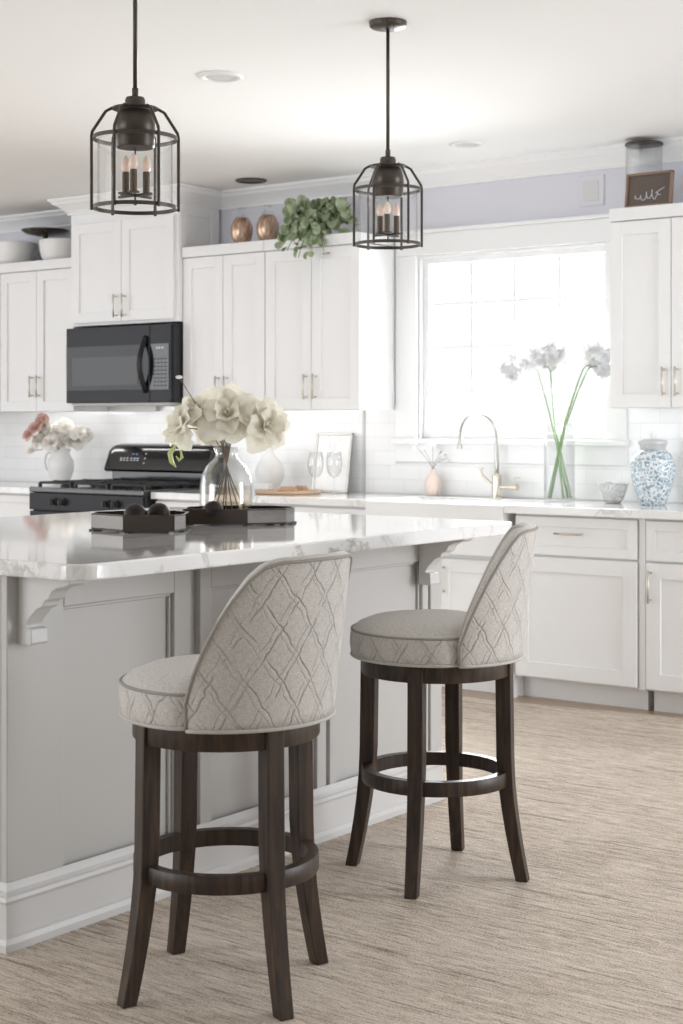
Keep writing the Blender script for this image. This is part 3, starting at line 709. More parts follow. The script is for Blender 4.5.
# ------------------------------------------------------------ stools
WA = 71      # half angle the backrest wraps, degrees
def seat_r(al):   # radius of the seat drum; al measured from the centre of the back, degrees
    a = abs((al+180) % 360-180)
    if a > 77: return .247
    if a < 63: return .212
    return .212+.035*(a-63)/14
def ztop(a):
    a = abs(a)*74/WA; T = [(0, 1.006), (26, 1.004), (34, .995), (41, .970), (50, .918), (57, .868), (63, .815), (69, .755), (74, .69)]
    for (a0, z0), (a1, z1) in zip(T, T[1:]):
        if a <= a1: return z0+(z1-z0)*(a-a0)/(a1-a0)
    return T[-1][1]
def shell_R(z): return   .249+.040*((z-.63)/.37)
def make_stool(label):
    t = thing('bar_stool', label, 'bar stool', (0, 0, 0), 'upholstered swivel bar stools at the island')
    # seat (upper part turns on the leg frame; +X = back direction before turning)
    sr = MS
    bm = nb(); uvl = bm.loops.layers.uv.new('UVMap'); n = 72
    prof = [(.90, .628), (.975, .630), (.995, .640), (1.008, .665), (1.0, .695), (.985, .703)]
    prof2 = [(.985, .703), (.965, .708), (.90, .722), (.75, .736), (.5, .744), (.25, .748), (0, .749)]
    def ringset(pf, mi):
        rs = []
        for f_, z in pf:
            rs.append([bm.verts.new((f_*seat_r(k*360/n)*cos(2*pi*k/n), f_*seat_r(k*360/n)*sin(2*pi*k/n), z)) for k in range(n)] if f_ > 0 else None)
        for q in range(len(pf)-1):
            for k in range(n):
                j = (k+1) % n
                if rs[q+1] is None:
                    if k == 0: cv = bm.verts.new((0, 0, pf[-1][1]))
                    f = bm.faces.new((rs[q][k], rs[q][j], cv))
                else: f = bm.faces.new((rs[q][k], rs[q][j], rs[q+1][j], rs[q+1][k]))
                f.material_index = mi; f.smooth = True
                for lp in f.loops:
                    v = lp.vert.co
                    if mi == 1: lp[uvl].uv = (v.x, v.y)
                    else:
                        kk = k if lp.vert in (rs[q][k], rs[q+1][k]) else k+1
                        lp[uvl].uv = (kk*2*pi/n*.25, v.z)
    ringset(prof, 0); ringset(prof2, 1)
    bm.faces.new([v for v in bm.verts][:n][::-1])
    mat = Matrix.Rotation(SEAT_ROT, 3, 'Z')
    def rot(b): bmesh.ops.rotate(b, cent=(0, 0, 0), matrix=mat, verts=b.verts)
    rot(bm); o = part('seat', bm, [M['fab'], M['fabplain']], t); 
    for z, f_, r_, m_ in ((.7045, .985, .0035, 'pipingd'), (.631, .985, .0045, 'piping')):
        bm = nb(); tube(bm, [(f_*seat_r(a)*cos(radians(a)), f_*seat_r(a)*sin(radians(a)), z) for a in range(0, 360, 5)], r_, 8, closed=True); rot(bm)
        part('piping', bm, M[m_], o, smooth=True)
    # backrest shell
    bm = nb(); uvl = bm.loops.layers.uv.new('UVMap'); NA = 50; T_ = .034; cols = []
    for i in range(NA+1):
        al = -WA+2*WA*i/NA; zt = ztop(al); pts = []
        ed = min(1, (WA-abs(al))/7); th = T_*(.55+.45*ed)
        NZ = 12
        for k in range(NZ+1):
            z = .625+(zt-.012-.625)*k/NZ; pts.append((shell_R(z)-.004*(1-ed), z, z))
        for k in range(1, 6):
            a = pi*k/6; pts.append((shell_R(zt)-th/2+th/2*cos(a), zt-.012+.012*sin(a), zt+.01*k))
        for k in range(NZ, -1, -1):
            z = .64+(zt-.012-.64)*k/NZ; pts.append((shell_R(z)-th, z, 2*zt-z+.04))
        cols.append([(bm.verts.new((r*cos(radians(al)), r*sin(radians(al)), z)), (radians(al)*.27, v)) for r, z, v in pts])
    for a, b in zip(cols, cols[1:]):
        for k in range(len(a)):
            j = (k+1) % len(a)
            q = [a[k], a[j], b[j], b[k]]; f = bm.faces.new([x[0] for x in q]); f.smooth = True
            for lp, x in zip(f.loops, q): lp[uvl].uv = x[1]
            f.material_index = 0 if k < 12 else 1
    for c_ in (cols[0], cols[-1][::-1]):
        f = bm.faces.new([x[0] for x in c_]); f.material_index = 1
    rot(bm); br = part('backrest', bm, [M['fab'], M['fabplain']], t)
    for inner in (0, 1):
        pts = []; 
        def P3(al, z, zr):
            ed = min(1, (WA-abs(al))/7); th = T_*(.55+.45*ed)
            r = shell_R(z)+.0005-.004*(1-ed) if not inner else shell_R(z)-th
            return (r*cos(radians(al)), r*sin(radians(al)), z)
        for z in (.632, .65, .67): pts.append(P3(-WA+.4, z, z))
        for i in range(0, 61):
            al = -(WA-.4)+(2*WA-.8)*i/60; pts.append(P3(al, ztop(al)-.010, 0))
        for z in (.67, .65, .632): pts.append(P3(WA-.4, z, z))
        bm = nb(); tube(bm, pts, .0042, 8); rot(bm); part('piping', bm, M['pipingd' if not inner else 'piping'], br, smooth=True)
    bm = nb(); tube(bm, [((shell_R(.63))*cos(radians(a)), (shell_R(.63))*sin(radians(a)), .629) for a in range(-70, 71, 4)], .0045, 8); rot(bm)
    part('piping', bm, M['piping'], br, smooth=True)
    # swivel plate and apron
    bm = nb(); lathe(bm, [(0, .612), (.10, .612), (.10, .6285), (0, .6285)], (0, 0, 0), 32); part('swivel_plate', bm, M['blackmatte'], t)
    bm = nb(); lathe(bm, [(.190, .578), (.214, .578), (.216, .582), (.216, .622), (0, .6245), (0, .612), (.190, .610), (.190, .578)], (0, 0, 0), 64)
    part('apron', bm, M['walnut'], t, smooth=True, autos=35)
    # legs
    zs = [0, .03, .08, .14, .20, .27, .35, .45, .55, .622]
    for k in range(4):
        a = LEG_ROT+k*pi/2; bm = nb(); rings = []
        for z in zs:
            u = max(0, (.34-z)/.34); R = .200+.008*(1-z/.622)+.046*u**1.6
            w = .0175+.0045*min(1, z/.35); er = Vector((cos(a), sin(a), 0)); et = Vector((-sin(a), cos(a), 0))
            dz = -.0
            rings.append([bm.verts.new(er*(R+sx*w)+et*(sy*w)+Vector((0, 0, z))) for sx, sy in ((-1, -1), (1, -1), (1, 1), (-1, 1))])
        for p0, p1 in zip(rings, rings[1:]):
            for i in range(4):
                j = (i+1) % 4; bm.faces.new((p0[i], p0[j], p1[j], p1[i]))
        bm.faces.new(rings[0][::-1]); bm.faces.new(rings[-1])
        part('leg', bm, M['walnut'], t, bevel=.003)
    bm = nb(); lathe(bm, [(.188, .268), (.212, .266), (.214, .270), (.214, .304), (.212, .307), (.188, .307), (.188, .268)], (0, 0, 0), 64)
    part('footrest_ring', bm, M['walnut'], t, smooth=True, autos=35)
    return t
MS = None
SEAT_ROT = radians(.5); LEG_ROT = radians(-20)
s1 = make_stool('bar stool nearest the camera, its wide quilted back turned to the viewer'); s1.location = (-2.376, 2.751, RZ)
SEAT_ROT = radians(29); LEG_ROT = radians(18)
s2 = make_stool('farther bar stool seen side on, at the far end of the island'); s2.location = (-2.478, 3.790, RZ)

# ------------------------------------------------------------ lantern pendants
def lantern(x, y, zb, rot, label, R=.1125):
    t = thing('lantern_pendant', label, 'pendant light', (x, y, ZC), 'caged lantern pendants over the island')
    H = .185; zt = zb+H; zc = zb+.270
    def C(bm, z, r, w, h):    # flat band ring
        lathe(bm, [(r-w, z-h/2), (r, z-h/2), (r, z+h/2), (r-w, z+h/2), (r-w, z-h/2)], (x, y, 0), 48)
    bm = nb(); C(bm, zb, R, .005, .010); C(bm, zt, R+.001, .005, .010); C(bm, zc-.005, .062, .022, .004)
    for k in range(6):
        a = radians(rot+60*k); ca, sa = cos(a), sin(a)
        P = [(x+r*ca, y+r*sa, z) for r, z in ((.060, zc-.004), (.078, zc-.014), (R+.001, zt+.016), (R+.003, zt+.004), (R+.003, zb-.008))]
        tube(bm, P, .0042, 6)
    part('cage', bm, M['bronze'], t)
    bm = nb(); lathe(bm, [(.014, zc+.026), (.024, zc+.025), (.027, zc+.018), (.027, zc+.002), (.036, zc-.004), (.047, zc-.018), (.053, zc-.040), (.0545, zc-.064), (.0525, zc-.067), (.052, zc-.106), (.049, zc-.110), (0, zc-.110)], (x, y, 0), 40)
    part('dome_cap', bm, M['bronze'], t, smooth=True, autos=40)
    bm = nb(); lathe(bm, [(R-.012, zb+.004), (R-.012, zt-.002)], (x, y, 0), 48); part('glass_cylinder', bm, M['lantern'], t, smooth=True)
    bm = nb()
    box(bm, x-.06, x+.06, y-.004, y+.004, zb+.030, zb+.036); box(bm, x-.004, x+.004, y-.06, y+.06, zb+.030, zb+.036); tube(bm, [(x, y, zb+.012), (x, y, zb+.165)], .0025, 8)
    sphere(bm, (x, y, zb+.012), .006, 10)
    arm = part('candle_arms', bm, M['bronze'], t)
    for k in range(3):
        a = radians(rot+20+120*k); cx, cy = x+.032*cos(a), y+.032*sin(a)
        bm = nb(); lathe(bm, [(0, zb+.034), (.016, zb+.036), (.016, zb+.040), (.0095, zb+.040), (.0095, zb+.098), (0, zb+.098)], (cx, cy, 0), 16); c_ = part('candle_sleeve', bm, M['candle'], t, smooth=True, autos=40)
        bm = nb(); lathe(bm, [(.006, zb+.098), (.012, zb+.106), (.013, zb+.116), (.008, zb+.132), (.002, zb+.142), (0, zb+.143)], (cx, cy, 0), 16); part('bulb', bm, M['bulb'], c_, smooth=True)
    bm = nb(); tube(bm, [(x, y, zc+.025), (x, y, zc+.05)], .0085, 12); tube(bm, [(x, y, zc+.05), (x, y, ZC-.02)], .006, 12)
    part('rod', bm, M['bronze'], t, smooth=True)
    bm = nb(); lathe(bm, [(0, ZC-.026), (.02, ZC-.026), (.055, ZC-.021), (.062, ZC-.016), (.064, ZC-.004), (.064, ZC)], (x, y, 0), 40); part('canopy', bm, M['bronze'], t, smooth=True, autos=40)
lantern(-3.046, 4.361, 1.906, 41, 'bronze cage lantern on the right, hanging in front of the window wall')
lantern(-2.949, 3.041, 1.877, 46, 'bronze cage lantern on the left, hanging nearest the camera')

# ------------------------------------------------------------ flowers
def frame_from(d):
    d = Vector(d).normalized(); a = Vector((0, 0, 1)) if abs(d.z) < .95 else Vector((1, 0, 0))
    x = d.cross(a).normalized(); return x, d.cross(x).normalized(), d
def bloom(bm, c, R, d=(0, 0, 1), layers=((4, .15, .5), (5, .5, .8), (6, .9, 1.0)), ruff=.12, rnd=random, wid=1.0):
    X, Y, Z = frame_from(d); c = Vector(c)
    for li, (n, tilt, sc) in enumerate(layers):
        for k in range(n):
            a = 2*pi*(k+.5*li+rnd.uniform(-.15, .15))/n; ph = rnd.uniform(0, 6); L = R*sc*rnd.uniform(.88, 1.08); NV, NU = 6, 6; g = []
            w = min(1.25, 2.6/n+.35)*wid
            for v in range(NV+1):
                vv = v/NV; row = []
                th = tilt*(.35+.9*vv)+.12*rnd.uniform(-1, 1)*vv
                rad = L*(.06+vv*sin(min(th, 1.9))); hgt = L*(vv*cos(min(th, 1.9)))*.85-L*.25
                for u in range(NU+1):
                    uu = -1+2*u/NU; wa = w*(.85+.20*sin(pi*vv))*(1-.18*vv**6)
                    aa = a+uu*wa*.86; rr = rad*(1-.10*abs(uu)**3*vv)*(1+ruff*.8*sin(4*uu+ph)*vv**2)
                    hh = hgt+L*(.10*uu*uu*vv+ruff*cos(5*uu+ph*2)*vv**2)
                    row.append(bm.verts.new(c+X*rr*cos(aa)+Y*rr*sin(aa)+Z*hh))
                g.append(row)
            for v in range(NV):
                for u in range(NU):
                    f = bm.faces.new((g[v][u], g[v][u+1], g[v+1][u+1], g[v+1][u])); f.smooth = True
def flower(label, group, center, R, d, mat, stem_pts, stem_r, stem_mat, layers=None, ruff=.12, cat='flower', name='cut_flower', wid=1.0):
    t = thing(name, label, cat, stem_pts[0], group)
    bm = nb(); tube(bm, stem_pts, stem_r, 6); part('stem', bm, stem_mat, t, smooth=True)
    bm = nb(); bloom(bm, center, R, d, layers or ((3, .12, .5), (3, .5, .8), (4, .85, .95), (4, 1.2, 1.05)), ruff, wid=wid)
    part('petals', bm, mat, t, smooth=True)
    return t
def offc(r, f): return Vector((.8025*r-.5966*f, .5966*r+.8025*f, 0))   # sideways / away vector in the room's axes

# trays on the island (outlines as sideways / away offsets from the tray's centre)
def tray(c, loc, silver, label):
    t = thing('decorative_tray', label, 'tray', (c.x, c.y, ZI), 'dark octagonal trays on the island')
    n = len(loc); A = [c+offc(r, f) for r, f in loc]; B = [c+offc(r*.955, f*.94) for r, f in loc]
    A = [(p.x, p.y) for p in A]; B = [(p.x, p.y) for p in B]
    def seg(bm, i, za, zb_):
        j = (i+1) % n; v = [bm.verts.new((*q, zz)) for zz in (za, zb_) for q in (A[i], A[j], B[j], B[i])]
        for f in ((0, 1, 5, 4), (2, 3, 7, 6), (0, 4, 7, 3), (1, 2, 6, 5), (4, 5, 6, 7), (3, 2, 1, 0)): bm.faces.new([v[q] for q in f])
    bm = nb(); z0, z1 = ZI+.004, ZI+.054
    prism(bm, B, 'z', z0, z0+.007)
    for i in range(n): seg(bm, i, z0, z0+.006); seg(bm, i, z1-.004, z1)
    for p in B: box(bm, p[0]-.010, p[0]+.010, p[1]-.010, p[1]+.010, ZI, z0+.001)
    part('base', bm, M['bronzebrown'], t)
    for i in range(n):
        bm = nb(); seg(bm, i, z0+.006, z1-.004)
        part('side_panel', bm, M['mirror'] if i in silver else M['bronzebrown'], t, label='mirrored silver panel' if i in silver else None)
T1 = offc(-.627, 4.88); T2 = offc(-.336, 5.19)
tray(T1, [(-.148, -.02), (-.035, -.13), (.122, -.13), (.148, -.06), (.148, .06), (.10, .13), (-.06, .13), (-.148, .07)], (0, 2, 3), 'smaller dark tray with mirrored ends on the left, holding two dark wooden balls')
tray(T2, [(-.18, -.09), (.033, -.12), (.155, -.07), (.18, -.02), (.18, .06), (.10, .13), (-.10, .13), (-.18, .05)], (1, 2, 5), 'larger dark tray with mirrored ends under the glass flower vase')
for (p, r, lb) in ((offc(-.640, 4.87), .036, 'dark wooden ball in the smaller tray, the left one'), (offc(-.573, 4.92), .036, 'dark wooden ball in the smaller tray, the right one'), (offc(-.418, 5.115), .034, 'dark wooden ball in the larger tray in front of the glass vase')):
    bm = nb(); sphere(bm, (0, 0, 0), r, 24); solo('wooden_ball', bm, M['woodball'], lb, 'decorative ball', 'dark wooden balls in the trays', smooth=True).location = (p.x, p.y, ZI+.011+r)
# glass vase in the big tray
VC = offc(-.384, 5.235)+Vector((0, 0, ZI+.0112))
t = thing('glass_vase', 'rounded clear glass vase half full of water in the larger tray', 'vase', VC)
bm = nb(); lathe(bm, [(0, .002), (.078, .002), (.086, .010), (.089, .04), (.089, .11), (.084, .145), (.068, .178), (.048, .198), (.038, .208), (.036, .225), (.043, .235), (.043, .242), (.040, .242), (.033, .226), (.035, .209), (.046, .195), (.065, .175), (.081, .144), (.086, .11), (.086, .04), (.083, .012), (.076, .007), (0, .007)], VC, 48)
part('glass_body', bm, M['glass'], t, smooth=True)
bm = nb(); lathe(bm, [(0, .009), (.078, .009), (.084, .04), (.0845, .112), (0, .112)], VC, 48); part('water', bm, M['water'], t, smooth=True, autos=40)
rim = VC+Vector((0, 0, .235))
BS = 1.15; BL = [(-.150, -.02, .090, .072, (-.7, -.5, .3)), (-.10, .0, .145, .062, (-.3, -.6, .7)), (.005, -.04, .130, .085, (.05, -1, .35)), (-.045, .03, .095, .065, (-.3, -1, .2)), (.085, .0, .12, .060, (.5, -.6, .7)), (.135, -.02, .092, .084, (.6, -.8, .2)), (.03, .06, .11, .06, (.2, .5, .5))]
names_b = ['cream bloom at the far left of the glass vase bouquet', 'cream bloom upper left in the glass vase bouquet', 'largest cream bloom facing the camera in the middle of the glass vase bouquet', 'cream bloom low behind the middle of the glass vase bouquet', 'small cream bloom between the middle and right of the glass vase bouquet', 'wide cream bloom at the right of the glass vase bouquet', 'cream bloom at the back of the glass vase bouquet']
for (r, f, z, R, d), nm_ in zip(BL, names_b):
    R *= BS; z -= .012; c = rim+offc(r, f)+Vector((0, 0, z)); dv = offc(d[0], d[1])+Vector((0, 0, d[2]))
    base_p = VC+Vector((0, 0, .02))+offc(-r*.48, .02*random.uniform(-1, 1)); mid = rim+offc(r*.08, 0)
    pts = bez(base_p, VC+Vector((0, 0, .15)), mid, 5)+bez(mid, mid+Vector((0, 0, .06)), c-dv.normalized()*R*.25, 6)[1:]
    flower(nm_, 'cream blooms in the glass vase', c, R, dv, M['cream'], pts, .0022, M['twig'], ruff=.10)
# the lime tendril and thin buds of the bouquet
t = thing('leaf_sprig', 'curled lime green tendril hanging left of the glass vase bouquet', 'leaf', rim+offc(-.13, -.03))
bm = nb(); P = [rim+offc(r, -.03)+Vector((0, 0, z)) for r, z in ((-.105, .045), (-.13, .05), (-.165, .035), (-.185, .008), (-.18, -.02), (-.165, -.038))]
tube(bm, P, [.001, .002, .005, .009, .008, .002], 8); P2 = [rim+offc(r, -.03)+Vector((0, 0, z)) for r, z in ((-.15, .02), (-.145, -.005), (-.155, -.015), (-.165, 0))]
tube(bm, P2, [.002, .006, .006, .002], 8); part('tendril', bm, M['lemon'], t, smooth=True); t.location.z -= .022
t = thing('bud_sprig', 'thin bare twig with one white bud standing above the left of the glass vase bouquet', 'flower bud', rim+offc(-.09, 0))
bm = nb(); tube(bm, bez(rim+offc(-.02, 0), rim+offc(-.08, 0)+Vector((0, 0, .12)), rim+offc(-.155, 0)+Vector((0, 0, .235)), 8), .0014, 6); part('stem', bm, M['twig'], t)
bm = nb(); sphere(bm, rim+offc(-.158, 0)+Vector((0, 0, .240)), .011, 10, sx=1.2, sz=.6); part('bud', bm, M['white_p'], t, smooth=True)

# ------------------------------------------------------------ back counter, left to right
ZB = .9155
def vase(name, label, x, y, prof, mat, cat='vase', z=ZB, seg=40, group=None, **k):
    bm = nb(); lathe(bm, prof, (0, 0, 0), seg)
    o = tag(part(name, bm, mat, None, smooth=True, autos=50), label, cat, group); o.location = (x, y, z); return o
PC = Vector((-7.235, 6.80, ZB))
t = thing('flower_pitcher', 'white ceramic vase beside the black range holding ivory and rose flowers', 'vase', PC)
bm = nb(); lathe(bm, [(0, 0), (.048, 0), (.050, .004), (.060, .03), (.078, .08), (.084, .12), (.078, .155), (.062, .18), (.054, .20), (.066, .225), (.062, .225), (.050, .20), (.056, .18), (0, .17)], PC, 40); part('body', bm, M['ceramic'], t, smooth=True)
bm = nb(); tube(bm, [PC+offc(r, 0)+Vector((0, 0, z)) for r, z in ((-.06, .205), (-.09, .19), (-.10, .15), (-.095, .11), (-.078, .09))], .007, 8); part('handle', bm, M['ceramic'], t, smooth=True)
PT = PC+Vector((0, 0, .215)); rr = random.Random(3)
FL = [(-.17, .14, .045, 'rose'), (-.13, .19, .042, 'rose'), (-.215, .10, .038, 'rose'), (-.10, .10, .055, 'ivory'), (-.03, .12, .055, 'ivory'), (.04, .15, .05, 'ivory'), (-.06, .05, .055, 'ivory'), (.10, .07, .068, 'ivory'), (.13, .11, .05, 'ivory'), (.01, .05, .05, 'ivory'), (.17, .10, .045, 'ivory'), (-.15, .06, .045, 'ivory'), (-.20, .0, .03, 'ivory'), (0, .09, .06, 'ivory'), (-.11, .15, .04, 'ivory')]
lbs = ['dusty rose flower, middle of the three rose blooms in the white pitcher vase', 'topmost dusty rose flower in the white pitcher vase', 'lowest dusty rose flower at the left of the white pitcher vase']
for i, (r, z, R, mk) in enumerate(FL):
    R *= 1.22; c = PT+offc(r*.92, rr.uniform(-.05, .03))+Vector((0, 0, z)); dv = offc(r*2.2+.0, -.5)+Vector((0, 0, .35))
    lab = lbs[i] if i < 3 else {7: 'largest ivory flower, low at the right of the white pitcher vase', 10: 'ivory flower furthest right in the white pitcher vase', 12: 'small ivory bud hanging furthest left and lowest in the white pitcher vase', 11: 'ivory flower just right below the rose blooms in the white pitcher vase'}.get(i, 'ivory rounded flower in the crowded middle of the white pitcher vase')
    flower(lab, 'flowers in the white pitcher' if i < 3 else 'ivory flowers in the white pitcher', c, R, dv, M[mk], bez(PC+Vector((0, 0, .175)), PT+Vector((0, 0, .03)), c-dv.normalized()*R*.2, 5), .003, M['stem'], layers=((3, .1, .7), (4, .45, .9), (5, .8, 1.0), (5, 1.15, .95)), ruff=.05)
vase('teardrop_vase', 'white teardrop vase with a narrow neck behind the glass flower vase', -5.604, 6.86, [(0, 0), (.035, 0), (.04, .004), (.065, .04), (.082, .085), (.083, .115), (.070, .155), (.045, .19), (.022, .215), (.014, .235), (.013, .25), (.018, .262), (.014, .262), (.009, .25), (.009, .235), (0, .22)], M['ceramic'])
bm = nb(); lathe(bm, [(0, 0), (.175, 0), (.182, .004), (.182, .014), (.178, .018), (0, .018)], (0, 0, 0), 56)
o = solo('round_board', bm, M['board'], 'round warm wood serving board on the back counter', 'serving board', smooth=True, autos=40); o.location = (-5.36, 6.72, ZB)
bm = nb(); box(bm, -.045, .045, -.02, .02, 0, .035); o = solo('white_box', bm, M['ceramic'], 'small white block standing at the left end of the round wooden board', 'box', bevel=.003); o.location = (-5.475, 6.655, ZB+.0185)
for (x, y, a, L, lb) in ((-5.30, 6.64, .4, .05, 'small wooden block on the round board, the front one'), (-5.31, 6.77, -.3, .045, 'small wooden block on the round board, the rear one near the silver frame')):
    bm = nb(); box(bm, -L, L, -.02, .02, 0, .014); box(bm, -L*.8, L*.8, -.015, .015, .014, .024)
    o = solo('wooden_block', bm, M['board'], lb, 'wooden block', 'wooden blocks on the round board', bevel=.003); o.location = (x, y, ZB+.0185); o.rotation_euler = (0, 0, a)
# leaning silver frame with pale picture
t = thing('picture_frame', 'silver framed pale picture leaning against the tiles behind the wine glasses', 'picture frame', (-5.239, 6.93, ZB))
t.rotation_euler = (0, 0, 0)
def lean(bm): bmesh.ops.rotate(bm, cent=(-5.239, 6.93, ZB), matrix=Matrix.Rotation(radians(-9), 3, 'X'), verts=bm.verts); return bm
fx0, fx1, fz = -5.365, -5.115, .335
bm = nb(); box(bm, fx0, fx0+.014, 6.93, 6.945, ZB, ZB+fz); box(bm, fx1-.014, fx1, 6.93, 6.945, ZB, ZB+fz); box(bm, fx0, fx1, 6.93, 6.945, ZB, ZB+.014); box(bm, fx0, fx1, 6.93, 6.945, ZB+fz-.014, ZB+fz)
part('frame', lean(bm), M['brushed'], t, bevel=.002)
part('picture', lean(bx(fx0+.01, fx1-.01, 6.936, 6.942, ZB+.01, ZB+fz-.01)), M['counter'], t)
def wineglass(x, y, lb):
    t = thing('wine_glass', lb, 'wine glass', (x, y, ZB), 'clear wine glasses in front of the frame')
    bm = nb(); lathe(bm, [(0, .004), (.030, .003), (.034, .001), (.034, 0), (0, 0)], (x, y, ZB), 24); part('foot', bm, M['glass'], t, smooth=True)
    bm = nb(); tube(bm, [(x, y, ZB+.003), (x, y, ZB+.09)], .0035, 8); part('stem', bm, M['glass'], t, smooth=True)
    bm = nb(); lathe(bm, [(.003, .088), (.02, .095), (.038, .12), (.044, .155), (.042, .19), (.036, .23), (.0345, .23), (.040, .19), (.042, .155), (.036, .121), (.018, .097), (0, .092)], (x, y, ZB), 28); part('bowl', bm, M['glass'], t, smooth=True)
wineglass(-5.105, 6.80, 'clear wine glass before the silver frame, the right one'); wineglass(-5.155, 6.70, 'clear wine glass before the silver frame, the left one')
# blush vase with twigs
KC = Vector((-4.568, 6.955, ZB))
vase('bud_vase', 'small pale pink vase on the sink ledge under the window', KC.x, KC.y, [(0, 0), (.026, 0), (.030, .003), (.042, .04), (.044, .07), (.036, .098), (.018, .118), (.012, .13), (.014, .142), (.011, .142), (.008, .13), (0, .12)], M['pinkcer'])
rr = random.Random(5)
t = thing('blossom_twigs', 'thin twigs with tiny white blossoms in the small pink vase', 'flowers', KC+Vector((0, 0, .14)))
for (r, z) in ((-.10, .12), (-.05, .10), (.0, .11), (.05, .09), (.075, .05), (.03, .03)):
    a = KC+Vector((0, 0, .125)); e = KC+Vector((0, 0, .15+z))+offc(r, 0)
    bm = nb(); tube(bm, bez(a, a+Vector((0, 0, .05)), e, 5), .001, 5); part('twig', bm, M['twig'], t)
    for k in range(3):
        bm = nb(); bloom(bm, e+Vector([rr.uniform(-.018, .018) for _ in range(3)]), .012, (rr.uniform(-1, 1), -1, rr.uniform(-.3, 1)), ((5, 1.0, 1.0),), .05, rr); part('blossom', bm, M['white_p'], t, smooth=True)
# faucet
FC = Vector((-4.175, 6.955, ZB))
t = thing('kitchen_faucet', 'champagne gooseneck faucet behind the farmhouse sink', 'faucet', FC)
bm = nb(); lathe(bm, [(0, 0), (.032, 0), (.032, .006), (.026, .010), (.025, .015), (.025, .100), (.027, .104), (.027, .112), (.018, .118), (.014, .128), (0, .128)], FC, 28); part('base', bm, M['nickel'], t, smooth=True, autos=40)
arcp = [FC+Vector((0, 0, z)) for z in (.12, .2, .27, .32)]+[FC+Vector((-.03+.03*cos(radians(a)), -.125+.125*cos(radians(a)), .32+.115*sin(radians(a)))) for a in range(15, 181, 15)]+[FC+Vector((-.061, -.254, .29)), FC+Vector((-.062, -.256, .255))]
bm = nb(); tube(bm, arcp, [.0115]*(len(arcp)-2)+[.012, .013], 14); part('spout', bm, M['brushed'], t, smooth=True)
bm = nb(); tube(bm, [FC+Vector((.02, 0, .058)), FC+Vector((.105, 0, .058))], .010, 12); tube(bm, [FC+Vector((.09, 0, .058)), FC+Vector((.125, 0, .058))], .016, 14)
tube(bm, [FC+Vector((.105, 0, .07)), FC+Vector((.105, 0, .105)), FC+Vector((.14, 0, .108))], .004, 8); part('lever', bm, M['nickel'], t, smooth=True, autos=40)
bm = nb(); tube(bm, [FC+Vector((-.015, -.01, .06)), FC+Vector((-.075, -.02, .115))], .009, 12); tube(bm, [FC+Vector((-.07, -.02, .105)), FC+Vector((-.085, -.025, .15))], .006, 10); tube(bm, [FC+Vector((-.10, -.02, .15)), FC+Vector((-.065, -.025, .152))], .005, 8)
part('side_spray', bm, M['nickel'], t, smooth=True, autos=40)
# tall glass cylinder with orchids
OC = Vector((-3.726, 6.80, ZB))
t = thing('cylinder_vase', 'tall clear glass cylinder vase holding long green stems before the window', 'vase', OC)
bm = nb(); lathe(bm, [(0, .002), (.073, .002), (.076, .006), (.074, .37), (.078, .385), (.074, .385), (.071, .37), (.073, .016), (0, .014)], OC, 44); part('glass_body', bm, M['glass'], t, smooth=True)
ot = OC+Vector((0, 0, .37))
ST = [  # base offset, crossing, tip (r, z above rim), blossoms, label
 ((.045, .02), (-.035, -.01), (-.105, .30, -.21), [(-.20, .27, .050), (-.245, .25, .045), (-.165, .31, .042), (-.275, .29, .030), (-.22, .325, .040)], 'white orchid stem arching furthest left in the tall glass vase'),
 ((.055, -.02), (-.022, .01), (-.045, .30, -.075), [(-.055, .33, .048), (-.10, .31, .045), (-.03, .29, .040), (-.075, .375, .038), (-.125, .355, .036)], 'white orchid stem rising upright left of centre in the tall glass vase'),
 ((.02, .0), (-.02, .03), (-.04, .28, -.04), [(-.005, .34, .042), (-.035, .385, .034), (.01, .375, .030)], 'thick green orchid stem in the middle of the tall glass vase'),
 ((-.055, .0), (.02, -.02), (.115, .305, .16), [(.165, .32, .046), (.14, .36, .038), (.18, .375, .034)], 'white orchid stem leaning right in the tall glass vase, the inner one'),
 ((-.04, .03), (.03, .0), (.135, .30, .20), [(.20, .30, .050), (.222, .34, .042), (.215, .265, .036)], 'white orchid stem leaning furthest right in the tall glass vase')]
for (b, m_, tip, bls, lb) in ST:
    t = thing('orchid_stem', lb, 'orchid', OC+Vector((0, 0, .016)), 'white orchids in the tall glass vase')
    p0 = OC+offc(b[0], b[1])+Vector((0, 0, .018)); p1 = ot+offc(m_[0], m_[1])
    side = tip[2]; apex = ot+offc(tip[0], 0)+Vector((0, 0, tip[1]-.03)); end = ot+offc(side, 0)+Vector((0, 0, tip[1]-.015))
    pts = bez(p0, (p0+p1)/2, p1, 6)+bez(p1, p1+(apex-p1)*.62+Vector((0, 0, .02)), apex, 7)[1:]+bez(apex, apex+(end-apex)*.4+Vector((0, 0, .03)), end, 5)[1:]
    bm = nb(); n_ = len(pts); tube(bm, pts, [.0062-.0042*i/(n_-1) for i in range(n_)], 8); part('stem', bm, M['paleStem'] if lb[0:5] == 'thick' or b[0] > 0 else M['stem'], t, smooth=True)
    for (r, z, R) in bls:
        bm = nb(); bloom(bm, ot+offc(r, random.uniform(-.03, .02))+Vector((0, 0, z)), R, offc(random.uniform(-.4, .4), -1)+Vector((0, 0, random.uniform(-.2, .2))), ((5, 1.25, 1.0), (3, .7, .55)), .12); part('blossom', bm, M['orchid'], t, smooth=True)
